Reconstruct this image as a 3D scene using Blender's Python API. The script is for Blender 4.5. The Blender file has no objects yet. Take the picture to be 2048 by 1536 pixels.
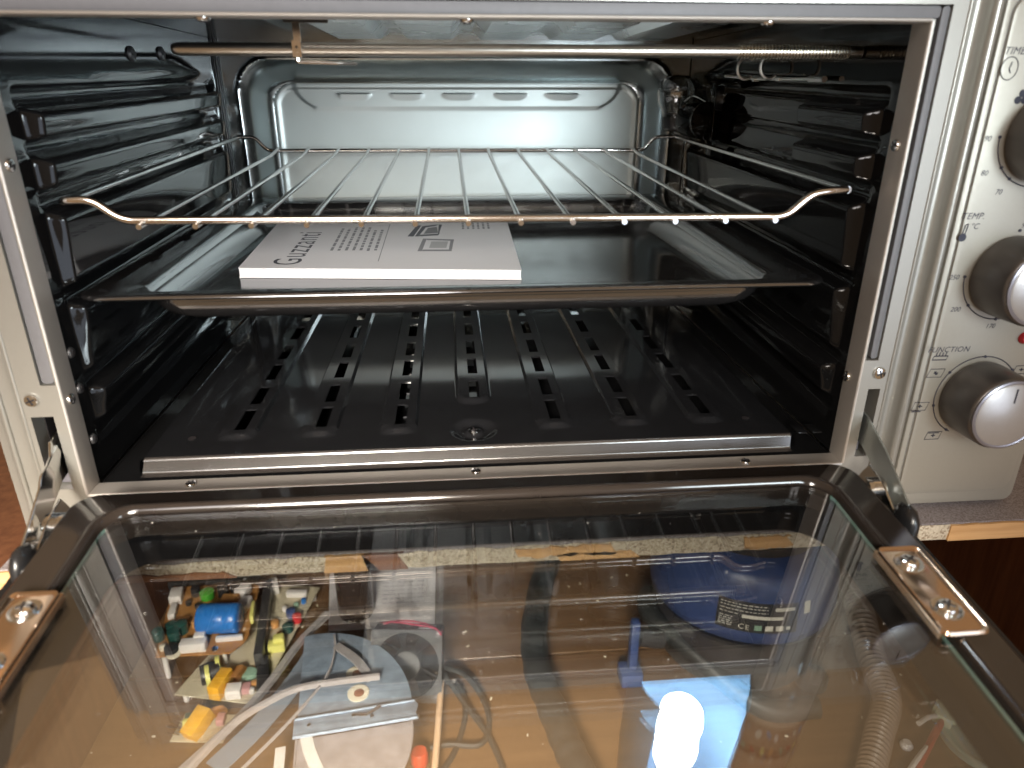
import bpy, bmesh, math, random
from mathutils import Vector, Matrix, Euler, Quaternion
R = math.radians
rnd = random.Random(7)
S = bpy.context.scene
COL = S.collection
# ---------------------------------------------------------------- camera, world, lamps, exposure
cam_d = bpy.data.cameras.new("camera")
cam = bpy.data.objects.new("camera", cam_d); COL.objects.link(cam)
cam_d.sensor_width = 36; cam_d.lens = 24.87
cam_d.clip_start = 0.01; cam_d.clip_end = 50
rv, uv_, fv = Vector((.996443, -.084263, .000563)), Vector((.031842, .382712, .923319)), Vector((.078017, .920017, -.384034))
cm = Matrix((rv, uv_, -fv)).transposed().to_4x4(); cm.translation = Vector((-.01165, -.34422, .19962))
cam.matrix_world = cm
cam_d.dof.use_dof = True; cam_d.dof.focus_distance = .50; cam_d.dof.aperture_fstop = 9
S.camera = cam
W = bpy.data.worlds.new("World"); S.world = W; W.use_nodes = True
WARM = (0.315, 0.205, 0.115)
W.node_tree.nodes["Background"].inputs[0].default_value = (*WARM, 1)
W.node_tree.nodes["Background"].inputs[1].default_value = 1.0

def area(name, loc, target, size, power, color, sy=None):
    l = bpy.data.lights.new(name, 'AREA'); l.energy = power; l.color = color; l.size = size
    l.shape = 'RECTANGLE'; l.size_y = sy or size
    o = bpy.data.objects.new(name, l); COL.objects.link(o)
    o.location = loc
    o.rotation_euler = (Vector(target) - Vector(loc)).to_track_quat('-Z', 'Y').to_euler()
    return o
cool = area("cool_work_lamp", (.345, -.66, .24), (-.06, .3, .16), .18, .52, (.84, .96, 1.0)); cool.data.spread = R(50)
area("window_light", (.85, -1.55, -.02), (-.1, .1, .05), .9, 6.5, (.70, .82, 1.0), .8)
booklet_fill = area("booklet_fill_light", (-.32, -1.10, .74), (-.12, .2, .06), .5, 1.0, (1.0, .95, .93)); booklet_fill.data.spread = R(42)  # added fill light with a narrow beam, brightens the booklet in the tray
low = area("compartment_fill_light", (-.16, -.78, .27), (-.03, .27, -.42), .22, 4.6, (1.0, .91, .78)); low.data.spread = R(46)  # added fill light for the compartment under the oven, no real lamp there
area("overhead_orange_fill", (-.25, .40, 1.20), (-.2, .2, 0), 1.2, 1.05, (1.0, .58, .27), .9)  # added glow overhead, gives the brackets and glass their orange reflections
S.view_settings.view_transform = 'Standard'; S.view_settings.look = 'None'
S.view_settings.exposure = 0.0; S.view_settings.gamma = 1.0
S.cycles.use_denoising = True
S.cycles.max_bounces = 12; S.cycles.transparent_max_bounces = 24
S.cycles.glossy_bounces = 6; S.cycles.sample_clamp_indirect = 4.0
S.cycles.caustics_reflective = False; S.cycles.caustics_refractive = False

# ---------------------------------------------------------------- materials
def newmat(name):
    m = bpy.data.materials.new(name); m.use_nodes = True
    return m, m.node_tree.nodes, m.node_tree.links, m.node_tree.nodes["Principled BSDF"]

def pm(name, col, rough=.5, metal=0., var=.08, nscale=60., rvar=.06, bump=0., bscale=400., stretch=None, spec=.5, coat=0., emit=None, trans=0., ior=1.5):
    m, N, L, b = newmat(name)
    b.inputs["Metallic"].default_value = metal
    b.inputs["Specular IOR Level"].default_value = spec
    b.inputs["Coat Weight"].default_value = coat
    b.inputs["IOR"].default_value = ior
    b.inputs["Transmission Weight"].default_value = trans
    tc = N.new("ShaderNodeTexCoord"); mp = N.new("ShaderNodeMapping")
    L.new(tc.outputs["Object"], mp.inputs[0])
    if stretch: mp.inputs["Scale"].default_value = stretch
    nz = N.new("ShaderNodeTexNoise"); nz.inputs["Scale"].default_value = nscale; nz.inputs["Detail"].default_value = 6
    L.new(mp.outputs[0], nz.inputs[0])
    mix = N.new("ShaderNodeMix"); mix.data_type = 'RGBA'
    mix.inputs["A"].default_value = (*[max(0, c * (1 - var)) for c in col], 1)
    mix.inputs["B"].default_value = (*[min(1, c * (1 + var)) for c in col], 1)
    L.new(nz.outputs["Fac"], mix.inputs["Factor"]); L.new(mix.outputs["Result"], b.inputs["Base Color"])
    mr = N.new("ShaderNodeMapRange"); mr.inputs["To Min"].default_value = max(.02, rough - rvar); mr.inputs["To Max"].default_value = rough + rvar
    n2 = N.new("ShaderNodeTexNoise"); n2.inputs["Scale"].default_value = nscale * .45; n2.inputs["Detail"].default_value = 8
    L.new(mp.outputs[0], n2.inputs[0]); L.new(n2.outputs["Fac"], mr.inputs["Value"]); L.new(mr.outputs[0], b.inputs["Roughness"])
    if bump:
        n3 = N.new("ShaderNodeTexNoise"); n3.inputs["Scale"].default_value = bscale; n3.inputs["Detail"].default_value = 3
        L.new(mp.outputs[0], n3.inputs[0])
        bp = N.new("ShaderNodeBump"); bp.inputs["Strength"].default_value = bump; bp.inputs["Distance"].default_value = .0005
        L.new(n3.outputs["Fac"], bp.inputs["Height"]); L.new(bp.outputs[0], b.inputs["Normal"])
    if emit:
        b.inputs["Emission Color"].default_value = (*emit[:3], 1); b.inputs["Emission Strength"].default_value = emit[3]
    return m

def glassmat(name, tint, k=1.0):
    # thin pane: Schlick reflectance from the angle of view, the rest passes straight through, slightly tinted
    m, N, L, b = newmat(name); N.remove(b); out = N["Material Output"]
    g = N.new("ShaderNodeNewGeometry"); d = N.new("ShaderNodeVectorMath"); d.operation = 'DOT_PRODUCT'
    L.new(g.outputs["Normal"], d.inputs[0]); L.new(g.outputs["Incoming"], d.inputs[1])
    def mth(op, a, bv):
        n = N.new("ShaderNodeMath"); n.operation = op
        for i, v in enumerate((a, bv)):
            if v is None: continue
            if isinstance(v, (int, float)): n.inputs[i].default_value = v
            else: L.new(v, n.inputs[i])
        return n.outputs[0]
    c = mth('ABSOLUTE', d.outputs["Value"], None)
    p = mth('POWER', mth('SUBTRACT', 1.0, c), 5.0)
    f = mth('ADD', mth('MULTIPLY', p, .957 * k), .043 * k)
    tr = N.new("ShaderNodeBsdfTransparent"); tr.inputs[0].default_value = (*tint, 1)
    gl = N.new("ShaderNodeBsdfGlossy"); gl.inputs["Roughness"].default_value = .004
    mx = N.new("ShaderNodeMixShader"); L.new(f, mx.inputs[0]); L.new(tr.outputs[0], mx.inputs[1]); L.new(gl.outputs[0], mx.inputs[2])
    L.new(mx.outputs[0], out.inputs[0])
    return m

def woodmat(name, c1, c2, rough=.4, axis='X', scale=1.0):
    m, N, L, b = newmat(name)
    tc = N.new("ShaderNodeTexCoord"); mp = N.new("ShaderNodeMapping")
    s = {'X': (3, 60, 60), 'Y': (60, 3, 60), 'Z': (60, 60, 3)}[axis]
    mp.inputs["Scale"].default_value = [v * scale for v in s]
    L.new(tc.outputs["Object"], mp.inputs[0])
    nz = N.new("ShaderNodeTexNoise"); nz.inputs["Scale"].default_value = 1.6; nz.inputs["Detail"].default_value = 8; nz.inputs["Roughness"].default_value = .65
    L.new(mp.outputs[0], nz.inputs[0])
    cr = N.new("ShaderNodeValToRGB"); cr.color_ramp.elements[0].color = (*c1, 1); cr.color_ramp.elements[1].color = (*c2, 1)
    cr.color_ramp.elements[0].position = .32; cr.color_ramp.elements[1].position = .72
    L.new(nz.outputs["Fac"], cr.inputs[0]); L.new(cr.outputs[0], b.inputs["Base Color"])
    b.inputs["Roughness"].default_value = rough
    bp = N.new("ShaderNodeBump"); bp.inputs["Strength"].default_value = .15; bp.inputs["Distance"].default_value = .0004
    L.new(nz.outputs["Fac"], bp.inputs["Height"]); L.new(bp.outputs[0], b.inputs["Normal"])
    return m

def chipmat(name, c1, c2, c3, rough=.9, scale=260.):
    m, N, L, b = newmat(name)
    tc = N.new("ShaderNodeTexCoord")
    v = N.new("ShaderNodeTexVoronoi"); v.inputs["Scale"].default_value = scale; L.new(tc.outputs["Object"], v.inputs[0])
    sp = N.new("ShaderNodeSeparateColor"); L.new(v.outputs["Color"], sp.inputs[0])
    cr = N.new("ShaderNodeValToRGB"); e = cr.color_ramp.elements
    e[0].color = (*c1, 1); e[1].color = (*c2, 1); e[0].position = 0.1; e[1].position = .6
    e2 = e.new(.97); e2.color = (*c3, 1)
    L.new(sp.outputs[0], cr.inputs[0])
    nz = N.new("ShaderNodeTexNoise"); nz.inputs["Scale"].default_value = 35; nz.inputs["Detail"].default_value = 9; nz.inputs["Roughness"].default_value = .75
    L.new(tc.outputs["Object"], nz.inputs[0])
    r2 = N.new("ShaderNodeValToRGB"); r2.color_ramp.elements[0].color = (.25, .16, .09, 1); r2.color_ramp.elements[1].color = (1, 1, 1, 1)
    r2.color_ramp.elements[0].position = .27; r2.color_ramp.elements[1].position = .36
    L.new(nz.outputs["Fac"], r2.inputs[0])
    mx = N.new("ShaderNodeMix"); mx.data_type = 'RGBA'; mx.blend_type = 'MULTIPLY'; mx.inputs["Factor"].default_value = .8
    L.new(cr.outputs[0], mx.inputs["A"]); L.new(r2.outputs[0], mx.inputs["B"]); L.new(mx.outputs["Result"], b.inputs["Base Color"])
    b.inputs["Roughness"].default_value = rough
    bp = N.new("ShaderNodeBump"); bp.inputs["Strength"].default_value = .7; bp.inputs["Distance"].default_value = .001
    L.new(sp.outputs[1], bp.inputs["Height"]); L.new(bp.outputs[0], b.inputs["Normal"])
    return m

ENAMEL = pm("black_enamel", (.008, .008, .0085), .055, var=.2, nscale=40, rvar=.012, bump=.0, bscale=350, spec=.5, ior=1.37)
ENAMEL2 = pm("dark_brown_enamel", (.018, .014, .012), .11, var=.2, nscale=60, rvar=.03, bump=.0, bscale=500, spec=.5)
GALV = pm("aluminised_steel", (.57, .61, .60), .48, 1., var=.06, nscale=25, rvar=.07, bump=.06, bscale=900)
GALVR = pm("shaded_steel_surround", (.50, .54, .54), .24, 1., var=.06, nscale=25, rvar=.05)  # darker, smoother copy of the panel steel, shades the sloped surround
GALVD = pm("aluminised_steel_ceiling", (.74, .77, .78), .27, 1., var=.08, nscale=25, rvar=.06, bump=.05, bscale=500)
FLANGE = pm("brushed_flange_steel", (.58, .54, .50), .48, .75, var=.05, nscale=80, rvar=.06, bump=.04, bscale=900)
CHROME = pm("bright_plated_steel", (.78, .77, .75), .13, 1., var=.05, nscale=120, rvar=.05)
WARMREFL = pm("warm_reflection_bracket", (.80, .60, .44), .15, 1., var=.06, nscale=90, rvar=.05, bump=.03, bscale=700)  # plated steel with the orange reflection from above tinted into its colour
CHROME2 = pm("brackets_plated_steel", (.80, .74, .68), .16, 1., var=.05, nscale=90, rvar=.06, bump=.03, bscale=700)
WIRE = pm("satin_spring_wire", (.80, .79, .77), .32, 1., var=.05)
ELEM = pm("heating_rod_steel", (.52, .48, .43), .30, 1., var=.05, nscale=40, rvar=.04)
SILVER = pm("champagne_silver_paint", (.36, .335, .285), .38, .25, var=.03, nscale=700, rvar=.04, bump=.05, bscale=2500)
SILVERF = pm("silver_frame_paint", (.35, .335, .30), .33, .5, var=.03, nscale=500, rvar=.05, bump=.04, bscale=2000)
DARKGAP = pm("dark_gap", (.018, .015, .016), .5)
GASKET = pm("grey_gasket_rubber", (.150, .146, .152), .55, var=.1, nscale=300, bump=.1)
PRINT = pm("dark_print", (.03, .03, .05), .5, var=.15, nscale=900)
KNOB = pm("knob_dark_metal", (.14, .13, .125), .32, .75, var=.15, nscale=90, rvar=.1, stretch=(1, 1, 1))
KNOBCAP = pm("knob_cap_silver", (.46, .44, .43), .34, .55, var=.04, nscale=400)
KNOBRING = pm("knob_rim_grey", (.30, .29, .33), .3, .7)
BLACKP = pm("black_plastic", (.012, .012, .013), .28, var=.2)
BLACKM = pm("black_matt_plastic", (.022, .022, .024), .5, var=.25, nscale=200, bump=.1)
RED = pm("red_plastic", (.55, .02, .03), .25)
BORDER = pm("black_glass_print", (.008, .008, .009), .04, var=.2, nscale=400, rvar=.02)
PANE = glassmat("clear_inner_glass", (.985, .992, .988), 3.6)
PANE2 = glassmat("reflective_outer_glass", (.985, .99, .985), 4.0)
EDGE = pm("green_glass_edge", (.13, .27, .23), .15, var=.1, spec=.8)
PAPER = pm("white_paper", (.80, .78, .80), .5, var=.03, nscale=60)
PAGES = pm("page_edges", (.78, .77, .79), .7, var=.08, nscale=8, stretch=(1, 1, 260))
INK = pm("black_ink", (.06, .06, .075), .5)
INKG = pm("grey_ink", (.28, .28, .29), .6, var=.2, nscale=900)
SHELFTOP = chipmat("worn_shelf_top", (.36, .33, .34), (.29, .26, .27), (.20, .16, .155), .75, 1500.)
CHIP = chipmat("bare_chipboard_edge", (.62, .55, .43), (.52, .45, .34), (.30, .23, .16), .9, 900.)
VENEER = woodmat("torn_veneer", (.48, .26, .10), (.70, .44, .21), .7, 'X', 2.2)
VENEERD = woodmat("dark_torn_veneer", (.12, .04, .02), (.34, .15, .06), .7, 'X', 2.2)
WOODD = woodmat("dark_brown_cabinet_wood", (.10, .036, .018), (.20, .082, .038), .35, 'Z', 1.6)
FLOORW = woodmat("brown_cabinet_floor", (.115, .060, .026), (.18, .10, .046), .38, 'X', .8)
GAL2 = pm("spotted_galvanised_sheet", (.42, .53, .67), .42, .55, var=.5, nscale=75, rvar=.1, bump=.1, bscale=300)
GAL3 = pm("dull_galvanised_sheet", (.47, .42, .42), .5, .4, var=.45, nscale=60, rvar=.1, bump=.1, bscale=300)
STRIP = pm("grey_plastic_strip", (.34, .32, .32), .45, var=.1, nscale=60)
STRIPB = pm("blue_grey_sheet_strip", (.30, .35, .42), .35, .3, var=.12, nscale=50)
STRIPE = pm("pale_strip_edge", (.44, .40, .39), .5)
PCBB = pm("brown_circuit_board", (.40, .19, .055), .5, var=.15, nscale=120)
PCBC = pm("cream_circuit_board", (.56, .50, .36), .5, var=.12, nscale=160)
BLUE = pm("blue_capacitor_sleeve", (.02, .16, .50), .28)
YEL = pm("yellow_film_capacitor", (.80, .42, .03), .4)
PALEY = pm("pale_yellow_tape", (.70, .68, .20), .4)
ORNG = pm("orange_disc", (.60, .30, .10), .45)
GREEN = pm("green_disc", (.06, .34, .03), .35)
GREEND = pm("dark_green_sleeve", (.015, .07, .06), .25)
SAGE = pm("sage_green_disc", (.25, .40, .30), .45)
WHITEP = pm("white_nylon", (.72, .69, .66), .45, var=.06)
PINK = pm("dusty_pink_block", (.48, .26, .26), .5)
COPPER = pm("copper_coil", (.62, .30, .10), .3, .8)
DKGREY = pm("dark_grey_heatsink", (.10, .10, .105), .4, .6)
RUST = pm("rusty_centre", (.28, .10, .04), .9, var=.5, nscale=400, bump=.5)
CREAMW = pm("cream_washer", (.72, .66, .52), .6, var=.15, nscale=200)
VBLUE = pm("vacuum_blue_plastic", (.040, .070, .19), .36, var=.1, nscale=60)
VDARK = pm("vacuum_dark_tank", (.045, .042, .042), .42, var=.2, nscale=60)
LABELB = pm("rating_label_black", (.03, .03, .03), .4)
LABELP = pm("label_print_grey", (.5, .5, .46), .5)
LABELW = pm("label_white", (.66, .66, .58), .5)
HOSE = pm("black_hose_rubber", (.020, .022, .022), .5, var=.2)
RIB = pm("tan_ribbed_hose", (.19, .135, .095), .4, var=.1)
CONN = pm("pale_green_connector", (.58, .66, .50), .4)
WRED = pm("red_wire", (.45, .07, .04), .4)
WDARK = pm("dark_red_wire", (.10, .02, .02), .4)
WWHITE = pm("white_wire", (.70, .66, .60), .4)
LID = pm("pale_green_lid", (.42, .52, .45), .4, var=.1, nscale=30)
DOWEL = woodmat("pale_dowel_wood", (.55, .36, .22), (.70, .50, .34), .6, 'Y')
CERAMIC = pm("white_ceramic", (.75, .74, .70), .3)

# ---------------------------------------------------------------- mesh builder
class MB:
    def __init__(s): s.v = []; s.f = []; s.mi = []; s.cur = 0; s.M = Matrix.Identity(4)
    def add(s, verts, faces):
        o = len(s.v)
        s.v += [s.M @ Vector(p) for p in verts]
        for f in faces: s.f.append([o + i for i in f]); s.mi.append(s.cur)
        return s
    def box(s, x0, x1, y0, y1, z0, z1):
        v = [(x, y, z) for z in (z0, z1) for y in (y0, y1) for x in (x0, x1)]
        return s.add(v, [(0, 2, 3, 1), (4, 5, 7, 6), (0, 1, 5, 4), (2, 6, 7, 3), (0, 4, 6, 2), (1, 3, 7, 5)])
    def grid(s, P, closed_u=False):
        nu, nv = len(P), len(P[0]); fs = []
        for i in range(nu - (0 if closed_u else 1)):
            for j in range(nv - 1):
                a = i * nv + j; b = ((i + 1) % nu) * nv + j
                fs.append((a, b, b + 1, a + 1))
        return s.add([p for r in P for p in r], fs)
    def loft(s, loops, cap0=False, cap1=False):
        n = len(loops[0]); fs = []
        for i in range(len(loops) - 1):
            for j in range(n):
                k = (j + 1) % n
                fs.append((i * n + j, i * n + k, (i + 1) * n + k, (i + 1) * n + j))
        if cap0: fs.append(tuple(range(n))[::-1])
        if cap1: fs.append(tuple(range((len(loops) - 1) * n, len(loops) * n)))
        return s.add([p for l in loops for p in l], fs)
    def lathe(s, prof, seg=24, M=None):   # prof of (r, z), about +z of M
        M = M or Matrix.Identity(4)
        loops = [[M @ Vector((r * math.cos(2 * math.pi * k / seg), r * math.sin(2 * math.pi * k / seg), z)) for k in range(seg)] for r, z in prof]
        return s.loft(loops, True, True)
    def tube(s, path, r, seg=10, closed=False, rf=None, cap=True):
        P = [Vector(p) for p in path]; n = len(P); loops = []
        t0 = (P[1] - P[0]).normalized()
        a = Vector((0, 0, 1)) if abs(t0.z) < .9 else Vector((1, 0, 0))
        nrm = (a - t0 * a.dot(t0)).normalized()
        for i in range(n):
            if closed: t = (P[(i + 1) % n] - P[i - 1]).normalized()
            else: t = (P[min(i + 1, n - 1)] - P[max(i - 1, 0)]).normalized()
            nrm = (nrm - t * nrm.dot(t)).normalized(); b = t.cross(nrm)
            rr = rf(i / (n - 1)) if rf else r
            loops.append([P[i] + (nrm * math.cos(2 * math.pi * k / seg) + b * math.sin(2 * math.pi * k / seg)) * rr for k in range(seg)])
        if closed: loops.append(loops[0])
        return s.loft(loops, cap and not closed, cap and not closed)
    def ribbon(s, path, w, t, wdir=None):   # rectangular section swept along a path: w across (wdir), t thick
        P = [Vector(p) for p in path]; n = len(P); loops = []
        for i in range(n):
            tg = (P[min(i + 1, n - 1)] - P[max(i - 1, 0)]).normalized()
            wd = Vector(wdir) if wdir else tg.cross(Vector((0, 0, 1)))
            wd = (wd - tg * wd.dot(tg)).normalized(); nd = tg.cross(wd)
            loops.append([P[i] + wd * (a * w / 2) + nd * (b * t / 2) for a, b in ((-1, -1), (1, -1), (1, 1), (-1, 1))])
        return s.loft(loops, True, True)
    def prism(s, poly, d0, d1, f):          # poly of (a,b); f(a,b,d) -> point
        n = len(poly)
        s.loft([[f(a, b, d0) for a, b in poly], [f(a, b, d1) for a, b in poly]], True, True)
        return s

def smooth_path(pts, n=8):
    P = [Vector(p) for p in pts]; out = []
    Q = [P[0] * 2 - P[1]] + P + [P[-1] * 2 - P[-2]]
    for i in range(1, len(Q) - 2):
        a, b, c, d = Q[i - 1:i + 3]
        for k in range(n):
            t = k / n
            out.append(.5 * ((2 * b) + (c - a) * t + (2 * a - 5 * b + 4 * c - d) * t * t + (3 * b - a - 3 * c + d) * t ** 3))
    out.append(P[-1]); return out

def fillet(pts, r, n=5):
    P = [Vector(p) for p in pts]; out = [P[0]]
    for i in range(1, len(P) - 1):
        a, b, c = P[i - 1], P[i], P[i + 1]
        d1, d2 = (a - b), (c - b); rr = min(r, d1.length * .45, d2.length * .45)
        p1, p2 = b + d1.normalized() * rr, b + d2.normalized() * rr
        for k in range(n + 1):
            t = k / n; out.append(p1 * (1 - t) ** 2 + b * 2 * t * (1 - t) + p2 * t * t)
    out.append(P[-1]); return out

def rrect(x0, x1, y0, y1, r, n=6):
    o = []
    for cx, cy, a0 in ((x1 - r, y1 - r, 0), (x0 + r, y1 - r, 90), (x0 + r, y0 + r, 180), (x1 - r, y0 + r, 270)):
        for k in range(n + 1):
            a = R(a0 + 90 * k / n); o.append((cx + r * math.cos(a), cy + r * math.sin(a)))
    return o

def wloc(o):
    v = Vector((0, 0, 0))
    while o: v += o.location; o = o.parent
    return v

def obj(name, mb, mats, parent=None, bevel=0., seg=2, ang=38, label=None, kind=None, category=None, group=None):
    if not isinstance(mats, (list, tuple)): mats = [mats]
    lo = Vector([min(p[i] for p in mb.v) for i in range(3)]); hi = Vector([max(p[i] for p in mb.v) for i in range(3)])
    c = (lo + hi) / 2
    if parent is None: c.z = lo.z
    me = bpy.data.meshes.new(name)
    me.from_pydata([tuple(p - c) for p in mb.v], [], mb.f)
    for m in mats: me.materials.append(m)
    for p, i in zip(me.polygons, mb.mi): p.material_index = i
    bm = bmesh.new(); bm.from_mesh(me)
    bmesh.ops.recalc_face_normals(bm, faces=bm.faces)
    if bevel:
        es = [e for e in bm.edges if len(e.link_faces) == 2 and e.calc_face_angle(0) > R(40)]
        bmesh.ops.bevel(bm, geom=es, offset=bevel, segments=seg, profile=.5, affect='EDGES', clamp_overlap=True)
    bm.to_mesh(me); bm.free()
    for p in me.polygons: p.use_smooth = True
    me.set_sharp_from_angle(angle=R(ang))
    o = bpy.data.objects.new(name, me); COL.objects.link(o)
    if parent: o.parent = parent; o.location = c - wloc(parent)
    else: o.location = c
    if label: o["label"] = label
    if kind: o["kind"] = kind
    if category: o["category"] = category
    if group: o["group"] = group
    return o

def thing(name, label, cat, loc, group=None):
    o = bpy.data.objects.new(name, None); COL.objects.link(o); o.location = loc
    o.empty_display_size = .02
    o["label"] = label; o["category"] = cat
    if group: o["group"] = group
    return o

def inst(src, parent, loc, rot=None):       # another instance sharing mesh data; loc in world
    o = src.copy(); COL.objects.link(o); o.parent = parent
    o.location = Vector(loc) - (wloc(parent) if parent else Vector())
    if rot is not None: o.rotation_euler = rot
    return o

def frame(loc, zdir, xdir=(1, 0, 0)):
    z = Vector(zdir).normalized(); x = Vector(xdir); x = (x - z * x.dot(z))
    if x.length < 1e-4: x = Vector((0, 1, 0)); x = x - z * x.dot(z)
    x.normalize(); y = z.cross(x)
    m = Matrix((x, y, z)).transposed().to_4x4(); m.translation = Vector(loc); return m

SCREW_ME = {}
def screw(parent, loc, zdir, r=.0034, mat=None, name='screw', spin=25):
    mat = mat or CHROME
    key = (round(r, 5), mat.name)
    if key not in SCREW_ME:
        mb = MB()
        mb.lathe([(r, 0), (r, r * .18), (r * .86, r * .42), (r * .5, r * .55), (.0001, r * .58)], 18)
        mb.cur = 1
        for a in (0, 90):
            mb.M = Matrix.Rotation(R(a), 4, 'Z'); mb.box(-r * .62, r * .62, -r * .11, r * .11, r * .42, r * .62)
        me = bpy.data.meshes.new(name); me.from_pydata([tuple(p) for p in mb.v], [], mb.f)
        me.materials.append(mat); me.materials.append(DARKGAP)
        for p, i in zip(me.polygons, mb.mi): p.material_index = i; p.use_smooth = True
        me.set_sharp_from_angle(angle=R(35)); SCREW_ME[key] = me
    o = bpy.data.objects.new(name, SCREW_ME[key]); COL.objects.link(o); o.parent = parent
    o.location = Vector(loc) - wloc(parent)
    o.rotation_euler = (frame((0, 0, 0), zdir) @ Matrix.Rotation(R(spin), 4, 'Z')).to_euler()
    return o

def text_mesh(name, txt, size, M, mat, parent, shear=0., align='LEFT', spacing=1.0, thick=.00005):
    cu = bpy.data.curves.new(name, 'FONT'); cu.body = txt; cu.size = size; cu.shear = shear; cu.align_x = align
    cu.space_character = spacing; cu.resolution_u = 3
    to = bpy.data.objects.new("tmp_text", cu); COL.objects.link(to)
    dg = bpy.context.evaluated_depsgraph_get(); dg.update()
    me0 = to.evaluated_get(dg).to_mesh()
    mb = MB(); mb.M = M
    mb.add([v.co.copy() for v in me0.vertices], [tuple(p.vertices) for p in me0.polygons])
    to.evaluated_get(dg).to_mesh_clear(); bpy.data.objects.remove(to); bpy.data.curves.remove(cu)
    return obj(name, mb, mat, parent)

def plate_holes(mb, us, vs, hole, f, d0, d1):
    """flat plate in (u,v) cells with holes; f(u,v,d). Front at d0; walls of holes and outer rim go to d1."""
    nu, nv = len(us) - 1, len(vs) - 1
    H = lambda i, j: not (0 <= i < nu and 0 <= j < nv) or hole((us[i] + us[i + 1]) / 2, (vs[j] + vs[j + 1]) / 2)
    base = len(mb.v)
    mb.add([f(u, v, d0) for u in us for v in vs], [])
    idx = lambda i, j: base + i * (nv + 1) + j
    for i in range(nu):
        for j in range(nv):
            if H(i, j): continue
            mb.f.append([idx(i, j), idx(i + 1, j), idx(i + 1, j + 1), idx(i, j + 1)]); mb.mi.append(mb.cur)
            for di, dj, a, b in ((-1, 0, (i, j), (i, j + 1)), (1, 0, (i + 1, j), (i + 1, j + 1)), (0, -1, (i, j), (i + 1, j)), (0, 1, (i, j + 1), (i + 1, j + 1))):
                if H(i + di, j + dj):
                    p = len(mb.v)
                    mb.v += [mb.M @ Vector(f(us[a[0]], vs[a[1]], d1)), mb.M @ Vector(f(us[b[0]], vs[b[1]], d1))]
                    mb.f.append([idx(*a), idx(*b), p + 1, p]); mb.mi.append(mb.cur)

def sst(a, b, x):
    t = max(0., min(1., (x - a) / (b - a))); return t * t * (3 - 2 * t)
def lin(a, b, n): return [a + (b - a) * i / (n - 1) for i in range(n)]

# ================================================================ CABINET (shelf the oven stands on and the compartment under it)
SH = -.0335; SHF = -.0170; FL = -.420
cab = thing("cabinet", "brown wooden cabinet with a worn chipboard shelf carrying the oven", "cabinet", (0, .25, FL))
obj("shelf_board", MB().box(-.2545, .60, SHF, .58, SH - .0105, SH), SHELFTOP, cab)
obj("shelf_board", MB().box(-.62, -.2550, SHF, .58, SH - .0105, SH - .001), WOODD, cab, label="dark brown shelf end left of the oven")
rr = random.Random(3)
xs = lin(-.62, .60, 170)
mb = MB()
mb.grid([[(x, SHF - .0006 - .0006 * rr.random(), SH - .0004 - (.0015 * rr.random() ** 3)), (x, SHF - .0012 - .0007 * rr.random(), SH - .005), (x, SHF - .0006 - .0006 * rr.random(), SH - .0108 - .0009 * rr.random() ** 2), (x, SHF + .004, SH - .0112)] for x in xs])
obj("bare_edge", mb, CHIP, cab, label="bare pale chipboard front edge of the shelf")
def veneer(x0, x1, mat, seed, lo=0., hi=1., lab=None):
    r = random.Random(seed); n = 16
    top = [(x0 + (x1 - x0) * i / n, SH - .0004 - .0105 * (1 - hi) - (.0018 * r.random() if hi < 1 else .0006 * r.random())) for i in range(n + 1)]
    bot = [(x0 + (x1 - x0) * i / n + .001 * (r.random() - .5), SH - .0112 + .0105 * lo + (.0022 * r.random() if lo > 0 else 0)) for i in range(n + 1)]
    top[0] = (x0 + .004 * r.random(), top[0][1]); bot[0] = (x0 + .005 * r.random(), bot[0][1])
    top[-1] = (x1 - .006 * r.random(), top[-1][1]); bot[-1] = (x1 + .004 * r.random(), bot[-1][1])
    mb = MB(); mb.prism(bot + top[::-1], SHF - .0021, SHF - .0004, lambda a, b, d: (a, d, b))
    return obj("veneer_strip", mb, mat, cab, label=lab)
veneer(-.24, -.136, VENEERD, 1, 0, .42); veneer(-.60, -.244, VENEER, 12)
veneer(-.088, -.060, VENEER, 2)
veneer(-.068, -.042, VENEERD, 3)
veneer(.016, .074, VENEER, 5, .22, .95)
veneer(.040, .085, VENEER, 6, 0, .5)
veneer(.148, .178, VENEER, 7, .05, .9)
veneer(.272, .40, VENEER, 8)
for sx, nm in ((-.396, 'side_panel'), (.585, 'side_panel')):
    obj(nm, MB().box(sx - .018, sx, -.03, .60, FL - .005, SH - .0125), WOODD, cab)
obj("back_panel", MB().box(-.463, .585, .585, .597, FL - .005, SH - .0125), WOODD, cab)
y0 = -.06
for i, (a, b) in enumerate(((-.06, .118), (.120, .302), (.304, .582))):
    obj("floor_board", MB().box(-.395, .566, a, b, FL - .018, FL), FLOORW, cab, bevel=.0008, seg=1)
obj("floor_rail", MB().box(-.463, .585, -.085, -.062, FL - .05, FL - .004), WOODD, cab)

# ================================================================ OVEN
OV = thing("toaster_oven", "silver and black toaster oven with its glass door hanging open", "toaster oven", (.037, .19, -.0310))
XL, XR, ZT = .2095, .2095, .2285
# --- casing
mb = MB()
mb.box(-.250, -.2485, .008, .395, -.0290, .2470); mb.box(.3205, .322, .004, .395, -.0290, .2470)
mb.box(-.2480, .3200, .008, .395, .2455, .2470); mb.box(-.2480, .3200, .008, .395, -.0305, -.0290); mb.box(-.2480, .3200, .3935, .395, -.0285, .2450)
obj("casing", mb, SILVER, OV, bevel=.0004, seg=1)
for fx in (-.22, .29):
    for fy in (.05, .36):
        obj("foot", MB().lathe([(.010, SH), (.012, SH + .002), (.012, -.0306)], 20, Matrix.Translation((fx, fy, 0))), BLACKP, OV)
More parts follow.
